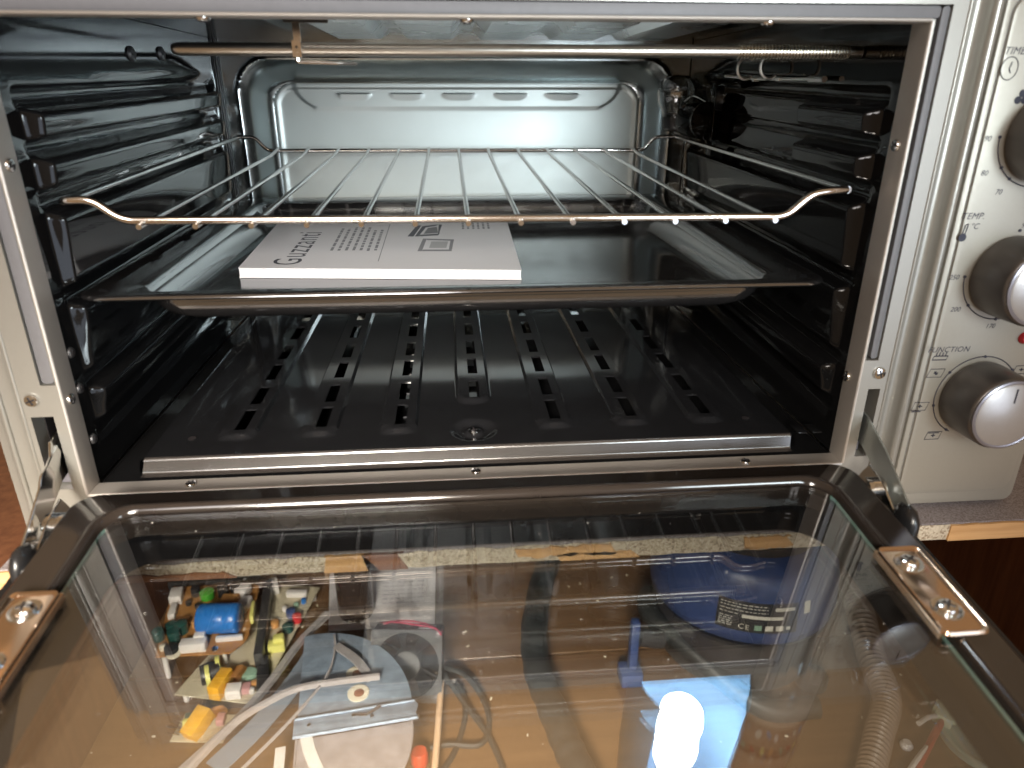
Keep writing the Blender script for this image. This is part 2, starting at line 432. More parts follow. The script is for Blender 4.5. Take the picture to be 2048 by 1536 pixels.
# --- front face: plate with gasket channel, latch slots
def inslot(u, v):
    if .0036 < v < .0460 and .2165 < abs(u) < .2235 + (.004 if u < 0 else 0): return True
    s = .2115 < abs(u) < .2188
    if s and .063 < v < .2355: return True
    if .2295 < v < .2355 and abs(u) < .2188: return True
    return abs(u) < .2095 and -.0002 < v < ZT
us = [-.2300, -.2275, -.2235, -.2188, -.2165, -.2115, -.2095, .2095, .2115, .2165, .2188, .2235, .2262]
vs = [-.0285, -.0002, .0036, .0460, .0630, ZT, .2295, .2355, .2468]
mb = MB(); plate_holes(mb, us, vs, inslot, lambda u, v, d: (u, d, v), 0., .010)
ff = obj("front_frame", mb, SILVERF, OV)
# raised rims, ridge and groove mouldings that run up both sides of the face
def mould(name, prof, z0, z1, mat):
    mb = MB(); mb.grid([[(x, y, z0), (x, y, z1)] for x, y in prof])
    return obj(name, mb, mat, OV, ang=55)
arc = lambda cx, cy, r, a0, a1, n=7: [(cx + r * math.cos(R(a0 + (a1 - a0) * k / (n - 1))), cy + r * math.sin(R(a0 + (a1 - a0) * k / (n - 1)))) for k in range(n)]
mould("edge_moulding", [(.2262, .0002)] + arc(.2270, .0002, .0009, 190, 350) + [(.2284, .0022), (.2305, .0040), (.2335, .0042), (.2352, .0030), (.2362, .0006)] + arc(.2390, -.0006, .0026, 170, 350, 9) + [(.2424, .0012), (.2432, .0012)] , -.0285, .2468, SILVERF)
mould("edge_moulding", [(-.2300, .0002)] + arc(-.2308, .0002, .0010, 350, 190) + [(-.2330, .0022), (-.2370, .0030), (-.2400, .0024)] + arc(-.2412, .0022, .0013, 350, 190) + [(-.2450, .0042), (-.2488, .0048), (-.2500, .0080)], -.0285, .2468, SILVERF)
# channel floor + gasket strips
mb = MB(); mb.box(-.2188, -.2115, .0101, .0110, .063, .2355); mb.box(.2115, .2188, .0101, .0110, .063, .2355); mb.box(-.2115, .2115, .0101, .0110, .2295, .2355)
obj("channel_bed", mb, DARKGAP, OV)
def gask(name, x0, x1, z0, z1):
    return obj(name, MB().prism(rrect(x0, x1, z0, z1, .0018, 4), .0012, .0095, lambda a, b, d: (a, d, b)), GASKET, OV, bevel=.0006)
gask("gasket", .2146, .2186, .0634, .2352)
gask("gasket", -.2184, -.2122, .0634, .2352)
gask("gasket", -.2118, .2142, .2298, .2352)
# dark cavity behind latch slots
for x0, x1 in ((-.2275, -.2165), (.2165, .2235)):
    mb = MB(); mb.box(x0, x1, .030, .032, .0036, .046); mb.box(x0, x0 + .0005, .0102, .030, .0036, .046); mb.box(x1 - .0005, x1, .0102, .030, .0036, .046); mb.box(x0, x1, .0102, .030, .0030, .0036)
    obj("slot_liner", mb, DARKGAP, OV)
    obj("latch_block", MB().box(x0 + .0012, x1 - .0016, .006, .02, .0042, .016), KNOBRING, OV, bevel=.0008)
# --- return flange round the opening, with a rounded bright rim
fl = []
for nm, pts in (("left", [(-XL, .0), (-XL, .013)]), ("right", [(XR, .0), (XR, .0140)])):
    x = pts[0][0]; sg = -1 if x < 0 else 1
    prof = [(x + sg * .0014, -.0002)] + [(x + sg * .0009 - sg * .0012 * math.sin(R(a)), .0002 - .0011 * math.cos(R(a))) for a in (0, 30, 60, 90)] + [(x - sg * .0002, pts[1][1])]
    mb = MB(); mb.grid([[(px, py, .0000), (px, py, ZT)] for px, py in prof])
    fl.append(obj("opening_flange", mb, FLANGE, OV, ang=60))
for z, sg, dp in ((0., -1, .0115), (ZT, 1, .0125)):
    prof = [(-.0002, z + sg * .0014)] + [(.0002 - .0011 * math.cos(R(a)), z + sg * .0009 - sg * .0012 * math.sin(R(a))) for a in (0, 30, 60, 90)] + [(dp, z - sg * .0002)]
    mb = MB(); mb.grid([[(-XL, py, pz), (XR, py, pz)] for py, pz in prof])
    fl.append(obj("opening_flange", mb, FLANGE, OV, ang=60))
for p, zd, f in (((.2093, .0076, .1742), (-1, 0, 0), 1), ((.2093, .0105, .0497), (-1, 0, 0), 1), ((-.2093, .0055, .0532), (1, 0, 0), 0), ((-.2093, .0055, .168), (1, 0, 0), 0),
                 ((-.1581, .0052, .0002), (0, 0, 1), 2), ((-.0023, .0060, .0002), (0, 0, 1), 2), ((.1538, .0045, .0002), (0, 0, 1), 2), ((-.002, .006, ZT - .0002), (0, 0, -1), 3), ((-.115, .006, ZT - .0002), (0, 0, -1), 3), ((.135, .006, ZT - .0002), (0, 0, -1), 3)):
    screw(fl[f], p, zd, .0031, CHROME, spin=rnd.uniform(0, 90))
for x in (-.2245, .2206): screw(ff, (x, 0, .0556), (0, -1, 0), .0036, CHROME, spin=20)
# --- cavity side walls: flush border, sunk field, five pressed rails each with a closed front end
KN = [(.014, 0.), (.0245, -.0015), (.0305, -.001), (.0345, .0048), (.0490, .0072), (.0535, -.0012), (.0575, -.0012), (.0640, .0045), (.0945, .0074), (.1000, -.0012), (.1040, -.0012), (.1100, .0062), (.1400, .0078), (.1470, -.0014), (.1525, -.0018), (.1572, .0080), (.1662, .0086), (.1715, -.0012), (.1755, -.0018), (.1796, .0080), (.1880, .0086), (.1945, -.0040), (.1975, -.0042), (.2020, 0.), (.25, 0.)]
def rail_h(y, z, sg=-1):
    zz = z - .028 * (y - .03)
    h = 0.
    for (a, ha), (b, hb) in zip(KN, KN[1:]):
        if a <= zz <= b:
            t = (zz - a) / (b - a); h = ha + (hb - ha) * (.5 - .5 * math.cos(math.pi * t)); break
    fld = sst(.0215, .0265, y) * (1 - sst(.326, .333, y))
    cap = sst(.0245, .0290, y) * (1 - sst(.316, .328, y))
    if sg > 0 and zz > .155: cap *= 1 - sst(.1030, .1065, y)
    return h * cap if h > 0 else h * fld
ys = lin(.0125, .0215, 4)[:-1] + lin(.0215, .0300, 14)[:-1] + lin(.030, .102, 8)[:-1] + lin(.102, .1075, 8)[:-1] + lin(.1075, .316, 18)[:-1] + lin(.316, .336, 10)[:-1] + lin(.336, .346, 3)
zs = lin(.0, .014, 3)[:-1] + lin(.014, .205, 150)[:-1] + lin(.205, .2425, 8)
def wall(sg, nm):
    mb = MB()
    mb.grid([[(sg * (XL + .0004 - rail_h(y, z, sg)), y, z) for z in zs] for y in ys])
    return obj(nm, mb, ENAMEL, OV, ang=80)
wl = wall(-1, "side_wall"); wr = wall(1, "side_wall")
for y, z in ((.0165, .0745), (.0165, .0545), (.0172, .0245)): screw(wl, (-.2096, y, z), (1, 0, 0), .0029, DKGREY, spin=20)
for y, z in ((.166, .2205), (.218, .2228)): screw(wl, (-.2100, y, z), (1, 0, 0), .0046, DKGREY, spin=10)
# --- floor pan with seven slotted channels, a screw dimple and a folded front edge
RX = [-.1425, -.095, -.0475, -.001, .0475, .0955, .1430]
SLOTS = [(.0475, .0765), (.0845, .1135), (.1255, .1560), (.1660, .1965), (.2110, .2430), (.2590, .291)]
px_ = set([-.187, -.184, .184, .187])
for c in RX:
    for d in (-.0125, -.0114, -.0106, -.0098, -.006, -.0024, .0044, .006, .0098, .0106, .0114, .0125): px_.add(round(c + d, 5))
for v in lin(-.018, .016, 18): px_.add(round(v, 5))
px_ = sorted(px_)
py_ = set([.0215, .0225, .330])
for a, b in SLOTS: py_.add(a); py_.add(b); py_.add((a + b) / 2)
for v in lin(.0235, .064, 24): py_.add(round(v, 5))
for v in lin(.078, .092, 8): py_.add(round(v, 5))
py_ = sorted(py_)
def panz(x, y):
    z = .0095
    for i, c in enumerate(RX):
        y0 = .0395 if i != 3 else .0800
        dx = abs(x - c); yy = y0 + .0105
        dist = dx if y > yy else math.hypot(dx, yy - y)
        z += .0025 * (1 - sst(.0097, .0115, dist))
    d = math.hypot(x + .002, (y - .042))
    z -= .0030 * (1 - sst(.008, .0155, d)) ; z += .0022 * (1 - sst(.0042, .0068, d))
    return z + .010 * (y - .02) * .6
def panhole(x, y):
    for i, c in enumerate(RX):
        if abs(x - c - .001) < .0030:
            for k, (a, b) in enumerate(SLOTS):
                if i == 3 and k == 0: continue
                if a < y < b: return True
    return False
mb = MB()
base = 0; nx, ny = len(px_), len(py_)
mb.add([(x, y, panz(x, y)) for x in px_ for y in py_], [])
ck = lambda i, j: 0 <= i < nx - 1 and 0 <= j < ny - 1 and panhole((px_[i] + px_[i + 1]) / 2, (py_[j] + py_[j + 1]) / 2)
for i in range(nx - 1):
    for j in range(ny - 1):
        if ck(i, j): continue
        mb.f.append([i * ny + j, (i + 1) * ny + j, (i + 1) * ny + j + 1, i * ny + j + 1]); mb.mi.append(0)
        for di, dj, a, b in ((-1, 0, (i, j), (i, j + 1)), (1, 0, (i + 1, j), (i + 1, j + 1)), (0, -1, (i, j), (i + 1, j)), (0, 1, (i, j + 1), (i + 1, j + 1))):
            if ck(i + di, j + dj):
                p = len(mb.v)
                for q in (a, b): mb.v.append(Vector((px_[q[0]], py_[q[1]], panz(px_[q[0]], py_[q[1]]) - .0011)))
                mb.f.append([a[0] * ny + a[1], b[0] * ny + b[1], p + 1, p]); mb.mi.append(0)
pan = obj("floor_pan", mb, pm("pan_enamel", (.010, .010, .011), .075, var=.2, nscale=60, rvar=.02, bump=.0, bscale=350, ior=1.7), OV, ang=50)
prof = [(.0218, .0095), (.0208, .0094), (.0199, .0087), (.0196, .0076), (.0190, .0018), (.0186, .0008), (.0176, .0004), (.0150, .0003)]
mb = MB(); mb.grid([[(-.187 + (.0 if z > .005 else -.0015), y, z) , (.187, y, z)] for y, z in prof])
obj("pan_lip", mb, pm("pan_lip_enamel", (.030, .026, .024), .22, var=.1, nscale=60, rvar=.04, ior=2.2), OV, ang=60)
for sg in (-1, 1): obj("pan_side", MB().grid([[(sg * .1865, y, .0095 + .006 * (y - .02)), (sg * .189, y, .0085 + .006 * (y - .02)), (sg * .1905, y, .0004)] for y in lin(.0196, .33, 6)]), ENAMEL, OV)
screw(pan, (-.002, .040, .0087), (0, -.3, 1), .0031, CHROME, spin=15)
for x, y in ((-.168, .043), (.168, .043)):
    obj("pan_hole", MB().lathe([(.0022, 0), (.0024, .0003), (.0018, .0003)], 14, Matrix.Translation((x, y, .0097))), DARKGAP, OV)
obj("cavity_floor", MB().box(-.2098, .2098, .0116, .346, -.0040, -.0012), ENAMEL, OV)
mb = MB(); mb.box(.1895, .1965, .0160, .0185, -.0012, .016)
for i in range(2): obj("pan_tab", MB().box(.1905 + i * .009, .1965 + i * .009, .0185, .0300, .0100, .0108), ENAMEL, OV, bevel=.0003)
# --- ceiling: bright reflector plate with pressed facets between dark sides
def ceil_z(x, y):
    z = .2412 - .010 * (y - .03) * .4
    if abs(x - .03) < .14:
        u = (x - .03) / .14
        for c in (-.75, -.38, 0, .38, .75):
            q = abs(u - c) / .16; w = abs(y - .17) / .10
            z -= .0065 * (1 - sst(.70, 1.0, max(q, w)))
    z -= .0016 * (1 - sst(.004, .006, abs(abs(x - .03) - .155)))
    return z
mb = MB()
cx_ = lin(-.2085, .2085, 130); cy_ = lin(.0128, .346, 50)
mb.grid([[(x, y, ceil_z(x, y)) for y in cy_] for x in cx_])
for f_i, f in enumerate(mb.f):
    x = sum(mb.v[k].x for k in f) / 4
    mb.mi[f_i] = 0 if -.09 < x < .165 else 1
obj("ceiling_reflector", mb, [GALVD, pm("ceiling_black_enamel", (.008, .008, .008), .16, spec=.3, ior=1.35)], OV, ang=30)
mb = MB(); mb.tube([(x, y, .2350) for x, y in [(.112 + .0095 * math.cos(a), .070 + .0095 * math.sin(a)) for a in [2 * math.pi * k / 20 for k in range(20)]]], .0008, 6, closed=True)
obj("ceiling_ring", mb, CHROME, OV)
# --- dished back panel with louvres
def rr_d(x, z, hx, z0, z1, r):
    cz = (z0 + z1) / 2; hz = (z1 - z0) / 2
    qx, qz = abs(x) - hx + r, abs(z - cz) - hz + r
    return math.hypot(max(qx, 0), max(qz, 0)) + min(max(qx, qz), 0) - r
LV = [-.0975, -.0492, -.0008, .0476, .0958]
def back_y(x, z):
    y = .3450
    d1 = rr_d(x, z, .1925, .03, .2235, .028)
    y -= .0022 * (1 - sst(.0, .0035, abs(d1 - .001)))
    d2 = rr_d(x, z, .1705, .045, .2052, .020)
    if d1 < 0: y += .026 * sst(0, 1, min(1, max(0, -d1) / max(1e-6, (max(0, -d1) + max(0, d2))))) if d2 > 0 else .026
    if d2 < 0:
        # scooped upper field
        t = rr_d(x, z, .150 - .55 * max(0, .2 - z), .1845, .30, .012)
        y -= .0013 * (1 - sst(-.0006, .0012, t))
        y -= .0012 * (1 - sst(.001, .004, abs(d2 + .002)))
        for c in LV:
            u = (x - c) / .0158
            if abs(u) < 1:
                zc = .1962; hgt = .0062 * math.sqrt(max(0, 1 - u ** 4))
                w = (zc - z) / max(hgt, 1e-4)
                if 0 <= w <= 1: y -= .0016 * (1 - w) * (1 - u ** 6) * (1 if w > .04 else .2)
    return y
bx = lin(-.2092, .2092, 220)
bz = lin(.0, .10, 6)[:-1] + lin(.10, .185, 34)[:-1] + lin(.185, .212, 60)[:-1] + lin(.212, .2425, 22)
mb = MB(); mb.grid([[(x, back_y(x, z), z) for z in bz] for x in bx])
for f_i, f in enumerate(mb.f):
    x, z = sum(mb.v[k].x for k in f) / 4, sum(mb.v[k].z for k in f) / 4
    if rr_d(x, z, .1705, .045, .2052, .020) > 0: mb.mi[f_i] = 1
bp_ = obj("back_panel", mb, [GALV, GALVR], OV, ang=40)
for c in LV:
    c = c
    obj("louvre_gap", MB().box(c - .0145, c + .0145, .3665, .3672, .1964, .1970), DARKGAP, OV)
obj("corner_seam", MB().box(-.2078, -.2068, .3425, .3436, .002, .240), DARKGAP, OV)
# --- heating rod with a U bend, hanger clip and a wound end
path = [(-.1470, .0555, .2182), (-.1464, .0555, .2182), (-.1445, .0555, .2182)] + [(x, .0555, .2182) for x in lin(-.143, .2090, 12)]
el = obj("heating_rod", MB().tube(path, .0031, 14, rf=lambda t: .0031 * (.45 if t == 0 else (.75 if t < .08 else (.92 if t < .15 else 1)))), ELEM, OV, ang=80)
mb = MB()
for k in range(34):
    x = .142 + k * .0018; mb.tube([(x, .0555 + .0031 * math.cos(2 * math.pi * a / 14), .2182 + .0031 * math.sin(2 * math.pi * a / 14)) for a in range(14)], .00055, 6, closed=True)
obj("wound_end", mb, pm("brass_winding", (.56, .48, .36), .25, 1.), el)
mb = MB()
mb.M = Matrix.Translation((-.0855, .0555, .2182))
mb.tube([(0, .0036 * math.cos(R(a)), .0036 * math.sin(R(a))) for a in range(0, 360, 24)], .0009, 6, closed=True)
mb.box(-.0022, .0022, -.0040, -.0032, -.0036, .0040); mb.box(-.0018, .0018, .0, .0010, .0036, .0215); mb.box(-.006, .016, -.0005, .0005, .0120, .0135)
mb.tube(fillet([(0, -.004, -.0040), (.0, -.004, -.0058), (.020, .0, -.0062), (.028, .004, -.0064)], .002), .0009, 8)
obj("rod_clip", mb, CHROME2, OV)
# --- sensor holder with two spring rings on the right wall
mb = MB(); mb.tube([(.2045, .240, .2096), (.2040, .180, .2068), (.2040, .140, .2062), (.2045, .100, .2058)], .0011, 8); mb.tube([(.2045, .100, .2058), (.2048, .082, .2053)], .0018, 8)
probe = obj("sensor_wire", mb, WIRE, OV)
for y in (.1800, .1405):
    mb = MB(); mb.tube([(.1965 + .0062 * math.cos(R(a)), y, .2135 + .0070 * math.sin(R(a))) for a in range(50, 325, 12)], .0011, 7)
    mb.box(.2025, .2060, y - .002, y + .002, .2050, .2070)
    obj("spring_ring", mb, WIRE, OV)
# --- oven lamp: glass bulb and its dark socket can on the right wall
mb = MB(); mb.lathe([(.0001, .0), (.010, .0012), (.0155, .006), (.0175, .014), (.0165, .022), (.0130, .029), (.0120, .034)], 24, frame((.1905, .318, .2120), (.05, .1, -1)))
bulb_glass = glassmat("oven_lamp_glass", (.78, .82, .82), 8.0)
ol = obj("lamp_glass", mb, bulb_glass, OV, ang=70)
obj("lamp_filament", MB().tube([(.1905 + .003 * math.cos(a), .318 + .003 * math.sin(a), .190 + a * .0004) for a in lin(0, 20, 60)], .0006, 5), CHROME, OV)
obj("lamp_socket", MB().lathe([(.0090, 0), (.0105, .002), (.0105, .012), (.0085, .014)], 20, frame((.1915, .320, .1800), (.05, .1, -1))), DKGREY, OV)
mb = MB(); mb.lathe([(.0001, 0), (.0120, .0), (.0145, .002), (.0148, .024), (.0135, .026), (.0135, .030), (.0150, .032), (.0150, .034), (.006, .036)], 28, frame((.1965, .292, .1755), (.12, -1, .02)))
obj("socket_can", mb, ENAMEL, OV)
obj("socket_plate", MB().box(.2010, .2022, .248, .262, .150, .206), ENAMEL, OV, bevel=.0005)
obj("socket_nut", MB().lathe([(.0001, 0), (.008, 0), (.0095, .003), (.0095, .006)], 18, frame((.2000, .246, .1935), (1, -.3, 0))), BLACKP, OV)
obj("lamp_wire", MB().tube(smooth_path([(.1930, .300, .1905), (.1945, .288, .1945), (.1960, .276, .1940), (.2000, .262, .1900)], 6), .0008, 6), CHROME, OV)

# --- control panel
cp = obj("control_panel", MB().prism(rrect(.2437, .3218, -.0305, .2468, .006), -.0006, .006, lambda a, b, d: (a, d, b)), SILVER, OV, bevel=.0009)
plate = obj("panel_plate", MB().prism(rrect(.2472, .3172, -.0222, .2400, .0085, 8), -.0020, -.0004, lambda a, b, d: (a, d, b)), SILVER, cp, bevel=.0007)
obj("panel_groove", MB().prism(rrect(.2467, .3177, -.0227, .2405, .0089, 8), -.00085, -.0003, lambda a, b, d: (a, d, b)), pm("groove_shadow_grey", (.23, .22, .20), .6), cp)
PY = -.00215
PM_ = lambda x, z: Matrix.Translation((x, PY, z)) @ Matrix.Rotation(R(90), 4, 'X')
def panel_text(t, x, z, s, nm, sp=1.0): return text_mesh(nm, t, s, PM_(x, z), PRINT, cp, shear=.25, spacing=sp)
def stroke(mb, pts, w=.00030, closed=False):
    P = [Vector((x, PY, z)) for x, z in pts]
    mb.tube(P, w, 4, closed)
panel_text("TIMER", .2512 - .0045, .2150, .0046, "timer_lettering", 1.05)
panel_text("TEMP.", .2512 - .0060, .1392, .0046, "temp_lettering", 1.05)
panel_text("FUNCTION", .2440 + .0005, .0675, .0044, "function_lettering", 1.08)
for t, x, z in (("90", .2483, .1766), ("80", .2510, .1605), ("70", .2610, .1513), ("60", .2790, .1490), ("250", .2476, .1080), ("200", .2528, .0905), ("170", .2752, .0806), ("50", .2935, .0868), ("90", .2800, .1345)):
    panel_text(t, x - .0012, z, .0037, "number_lettering")
def dial(zc, a0, a1, dots):
    mb = MB(); cx = .2788; r = .0237
    stroke(mb, [(cx + r * math.cos(R(a)), zc + r * math.sin(R(a))) for a in lin(a0, a1, 40)])
    o = obj("dial_ring", mb, PRINT, cp)
    for a in dots: obj("dial_dot", MB().lathe([(.0008, 0), (.0008, .0005)], 10, frame((cx + r * math.cos(R(a)), PY + .0001, zc + r * math.sin(R(a))), (0, -1, 0))), PRINT, cp)
    return o
dial(.0405, 40, 245, (40, 90, 141, 192, 240)); dial(.1094, 180, 330, (180, 221, 270, 310, 90)); dial(.1785, 180, 330, (180, 217, 236, 270, 310))
mb = MB()   # small pictograms: clock, thermometer, grill, oven boxes, fan
stroke(mb, [(.2513 + .0042 * math.cos(R(a)), .2090 + .0050 * math.sin(R(a))) for a in range(0, 360, 18)], .00022, True); stroke(mb, [(.2520, .2118), (.2513, .2088), (.2523, .2070)])
obj("clock_symbol", mb, PRINT, cp)
mb = MB(); mb.lathe([(.0021, 0), (.0021, .0002)], 14, frame((.2484, PY + .0001, .1300), (0, -1, 0))); stroke(mb, [(.2480, .1318), (.2486, .1362), (.2500, .1368), (.2500, .1362), (.2494, .1318)])
obj("thermometer_symbol", mb, PRINT, cp); panel_text("°C", .2512, .1342, .0042, "celsius_lettering")
def boxsym(x, z, extra):
    mb = MB(); w, h, k = .0042, .0024, .0007
    stroke(mb, [(x - w - k, z - h), (x + w - k, z - h), (x + w + k, z + h), (x - w + k, z + h)], .0002, True)
    stroke(mb, [(x - .0012, z), (x + .0012, z)]); stroke(mb, [(x, z - .0010), (x, z + .0010)])
    if extra == 1: stroke(mb, [(x - .0009, z + .0009), (x + .0009, z - .0009)])
    if extra == 2: stroke(mb, [(x - w, z - h - .0008), (x + .001, z - h - .0008)])
    if extra == 3: stroke(mb, [(x - w + .001, z + h - .0008), (x + w - .001, z + h - .0008)])
    obj("oven_symbol", mb, PRINT, cp)
boxsym(.2523, .0552, 1); boxsym(.2478, .0352, 2); boxsym(.2600, .0165, 3); boxsym(.3025, .0556, 0)
mb = MB(); stroke(mb, [(.2482, .0630), (.2562, .0630), (.2570, .0652), (.2490, .0652)], .0003, True)
for k in range(4): stroke(mb, [(.2500 + k * .0018, .0656), (.2504 + k * .0018, .0674)])
obj("grill_symbol", mb, PRINT, cp)
mb = MB()
for a in (0, 120, 240): mb.lathe([(.0018, 0), (.0018, .0002)], 10, frame((.2612 + .0020 * math.cos(R(a + 90)), PY + .0001, .1962 + .0020 * math.sin(R(a + 90))), (0, -1, 0)))
obj("fan_symbol", mb, PRINT, cp)
obj("indicator_light", MB().lathe([(.0034, 0), (.0034, .0012), (.0026, .0030), (.0001, .0036)], 18, frame((.2985, -.0020, .0745), (0, -1, 0))), RED, OV)
for zc, lab in ((.0405, "function knob"), (.1094, "temperature knob"), (.1785, "timer knob")):
    fr = frame((.2788, -.0021, zc), (0, -1, 0))
    prof = [(.0190, 0), (.0212, .0012), (.0212, .004), (.0206, .0235), (.0200, .0248), (.0192, .0254)]
    mb = MB(); seg = 96
    mb.loft([[fr @ Vector(((r + (.00018 if (k % 2 and 1 < i < 4) else 0)) * math.cos(2 * math.pi * k / seg), (r + (.00018 if (k % 2 and 1 < i < 4) else 0)) * math.sin(2 * math.pi * k / seg), z)) for k in range(seg)] for i, (r, z) in enumerate(prof)], True, True)
    kn = obj("knob", mb, KNOB, OV, ang=50)
    obj("knob_rim", MB().lathe([(.0194, .0252), (.0196, .0262), (.0186, .0266), (.0178, .0262)], 48, fr), KNOBRING, kn)
    obj("knob_cap", MB().lathe([(.0180, .0256), (.0180, .0262), (.0172, .0268), (.0001, .0270)], 48, fr), KNOBCAP, kn)
    a = R(78)
    mb = MB(); mb.M = fr @ Matrix.Translation((0, 0, .0271)) @ Matrix.Rotation(a, 4, 'Z'); mb.box(.0095, .0165, -.0003, .0003, 0, .00015)
    # pointer line points up the panel
    mb = MB(); mb.box(.2788 + .0002, .2788 + .0008, -.0021 - .02725, -.0021 - .0270, zc + .0075, zc + .0155)
    obj("pointer_line", mb, PRINT, kn)

# ================================================================ DOOR (hangs open, a little below level)
DE = R(5.4); TD = Vector((0, -math.cos(DE), -math.sin(DE))); ND = Vector((0, -math.sin(DE), math.cos(DE)))
D = lambda x, s, n: Vector((x, 0, 0)) + TD * s + ND * n
door = obj("door", MB().add([D(-.205, .03, .002), D(.205, .03, .002), D(.205, .03, .0035), D(-.205, .03, .0035)], [(0, 1, 2, 3)]), DARKGAP, OV) if False else None
def dprism(name, poly, n0, n1, mat, parent, bevel=0., **k):
    return obj(name, MB().prism(poly, n0, n1, lambda a, b, d: D(a, b, d)), mat, parent, bevel=bevel, **k)
def dloops(specs, nseg=8):
    return [[D(a, b, n) for a, b in rrect(x0, x1, s0, s1, r, nseg)] for x0, x1, s0, s1, r, n in specs]
cxd = -.0015
mb = MB(); h = .1965
mb.loft(dloops([
    (cxd - h, cxd + h, .0265, .262, .012, .0062), (cxd - h - .0004, cxd + h + .0004, .0262, .2625, .012, .0160), (cxd - h, cxd + h, .0270, .262, .012, .0186), (cxd - h + .0022, cxd + h - .0022, .0290, .260, .011, .0200),
    (cxd - .1812, cxd + .1812, .0375, .246, .016, .0203), (cxd - .1796, cxd + .1796, .0392, .2445, .0155, .0216), (cxd - .1780, cxd + .1780, .0408, .243, .0150, .0220), (cxd - .1764, cxd + .1764, .0424, .2415, .0145, .0214), (cxd - .1752, cxd + .1752, .0436, .240, .014, .0196), (cxd - .1746, cxd + .1746, .0445, .239, .014, .0165), (cxd - .1742, cxd + .1742, .0450, .2385, .014, .0066)]))
door = obj("door", mb, ENAMEL2, OV, ang=50, label="dark framed door hanging open towards the viewer")
P_IN = (cxd - .1728, cxd + .1728, .0478, .2370)
pane_poly = rrect(*P_IN, .013, 8)
mb = MB(); mb.prism(pane_poly, .0186, .0204, lambda a, b, d: D(a, b, d))
for i in range(len(mb.f) - 2): mb.mi[i] = 2 if sum((mb.v[k].y for k in mb.f[i])) / len(mb.f[i]) > -.058 else 1
obj("inner_glass_pane", mb, [PANE, EDGE, ENAMEL2], door)
po = rrect(cxd - .2120, cxd + .2120, .0285, .2720, .006, 6)
mb = MB(); mb.prism(po, .0002, .0042, lambda a, b, d: D(a, b, d))
for i in range(len(mb.f) - 2): mb.mi[i] = 1
obj("outer_glass_pane", mb, [PANE2, EDGE], door)
# black printed border on the outer glass
mb = MB(); mb.loft(dloops([(cxd - .2118, cxd + .2118, .0287, .2718, .006, .0047), (cxd - .1655, cxd + .1655, .0610, .2480, .021, .0047)]))
obj("black_border", mb, BORDER, door)
for sx in (-1, 1):   # clamping brackets that hold the inner glass, each with two screws
    xc = cxd + sx * .1795
    br = dprism("glass_bracket", rrect(xc - .0096, xc + .0096, .0985, .1475, .0028, 5), .0224, .0238, WARMREFL, door, bevel=.0006)
    mb = MB(); mb.loft(dloops([(xc - .0096, xc + .0096, .0985, .1475, .0028, .0238), (xc - .0092, xc + .0092, .0989, .1471, .0026, .0246), (xc - .0082, xc + .0082, .0999, .1461, .0022, .0243), (xc - .0078, xc + .0078, .1003, .1457, .002, .02382)], 5))
    obj("bracket_lip", mb, WARMREFL, br)
    mb = MB(); e = xc - sx * .0096
    mb.prism([(e - .0007, .0995), (e + .0007, .0995), (e + .0007, .1465), (e - .0007, .1465)], .0206, .0236, lambda a, b, d: D(a, b, d))
    obj("bracket_edge", mb, WARMREFL, br)
    for s in (.1085, .1345):
        obj("screw_recess", MB().lathe([(.0062, .0), (.0058, .0004), (.0046, .0001)], 22, frame(D(xc, s, .0239), ND)), CHROME, br)
        screw(br, D(xc, s, .0240), ND, .0040, CHROME, spin=rnd.uniform(10, 60))
    # hinge side: plated hinge plate, swinging arm and its rubber boot
    mb = MB()
    mb.prism([(.024, .0055), (.032, .0210), (.046, .0190), (.066, .0090), (.070, .0055)], sx * .2030, sx * .2042, lambda a, b, d: D(d, a, b))
    mb.prism([(.030, .0052), (.072, .0052), (.072, .0064), (.030, .0064)], sx * .1985, sx * .2095, lambda a, b, d: D(d, a, b))
    obj("hinge_plate", mb, CHROME, door, bevel=.0003, seg=1)
    obj("hinge_barrel", MB().tube([D(sx * .1988, .040, .0110), D(sx * .2078, .040, .0110)], .0062, 16), CHROME, door)
    up = [(.022, .037), (.004, .0360), (-.006, .0345), (-.010, .0285), (-.018, .0268), (-.026, .0265), (-.032, .0225), (-.048, .0170), (-.064, .0125)] if sx < 0 else [(.022, .033), (0, .0290), (-.03, .0240), (-.066, .0130)]
    lo = [(-.058, .0010), (-.030, .0060), (-.004, .0110), (.022, .0150)]
    poly = up + lo
    mb = MB()
    x_at = lambda y: sx * (.2195 + (.0000 if y > 0 else .20 * y))
    n = len(poly)
    mb.loft([[(x_at(y) - .0006, y, z) for y, z in poly], [(x_at(y) + .0006, y, z) for y, z in poly]], True, True)
    obj("hinge_arm", mb, CHROME if sx < 0 else GALV, OV, bevel=.0002, seg=1)
    fr = frame((sx * .2070, -.0640, -.004), (0, -.1, 1))
    mb = MB(); mb.M = fr @ Matrix.Diagonal((.62, 1.15, 1, 1))
    mb.lathe([(.0001, -.012), (.0060, -.0115), (.0080, -.007), (.0084, .002), (.0076, .010), (.0050, .0145), (.0001, .0165)], 20)
    obj("hinge_boot", mb, BLACKP, OV, ang=80)
# dust specks on the glass
mb = MB(); rq = random.Random(11)
for k in range(55):
    x, s_ = rq.uniform(-.165, .165), rq.uniform(.05, .23); rr_ = rq.uniform(.0001, .00026)
    mb.lathe([(rr_, 0), (rr_ * .6, rr_ * .6), (.00001, rr_ * .7)], 6, frame(D(x, s_, .0204), ND))
obj("dust_specks", mb, pm("pale_dust", (.6, .58, .54), .8), door, kind="stuff")

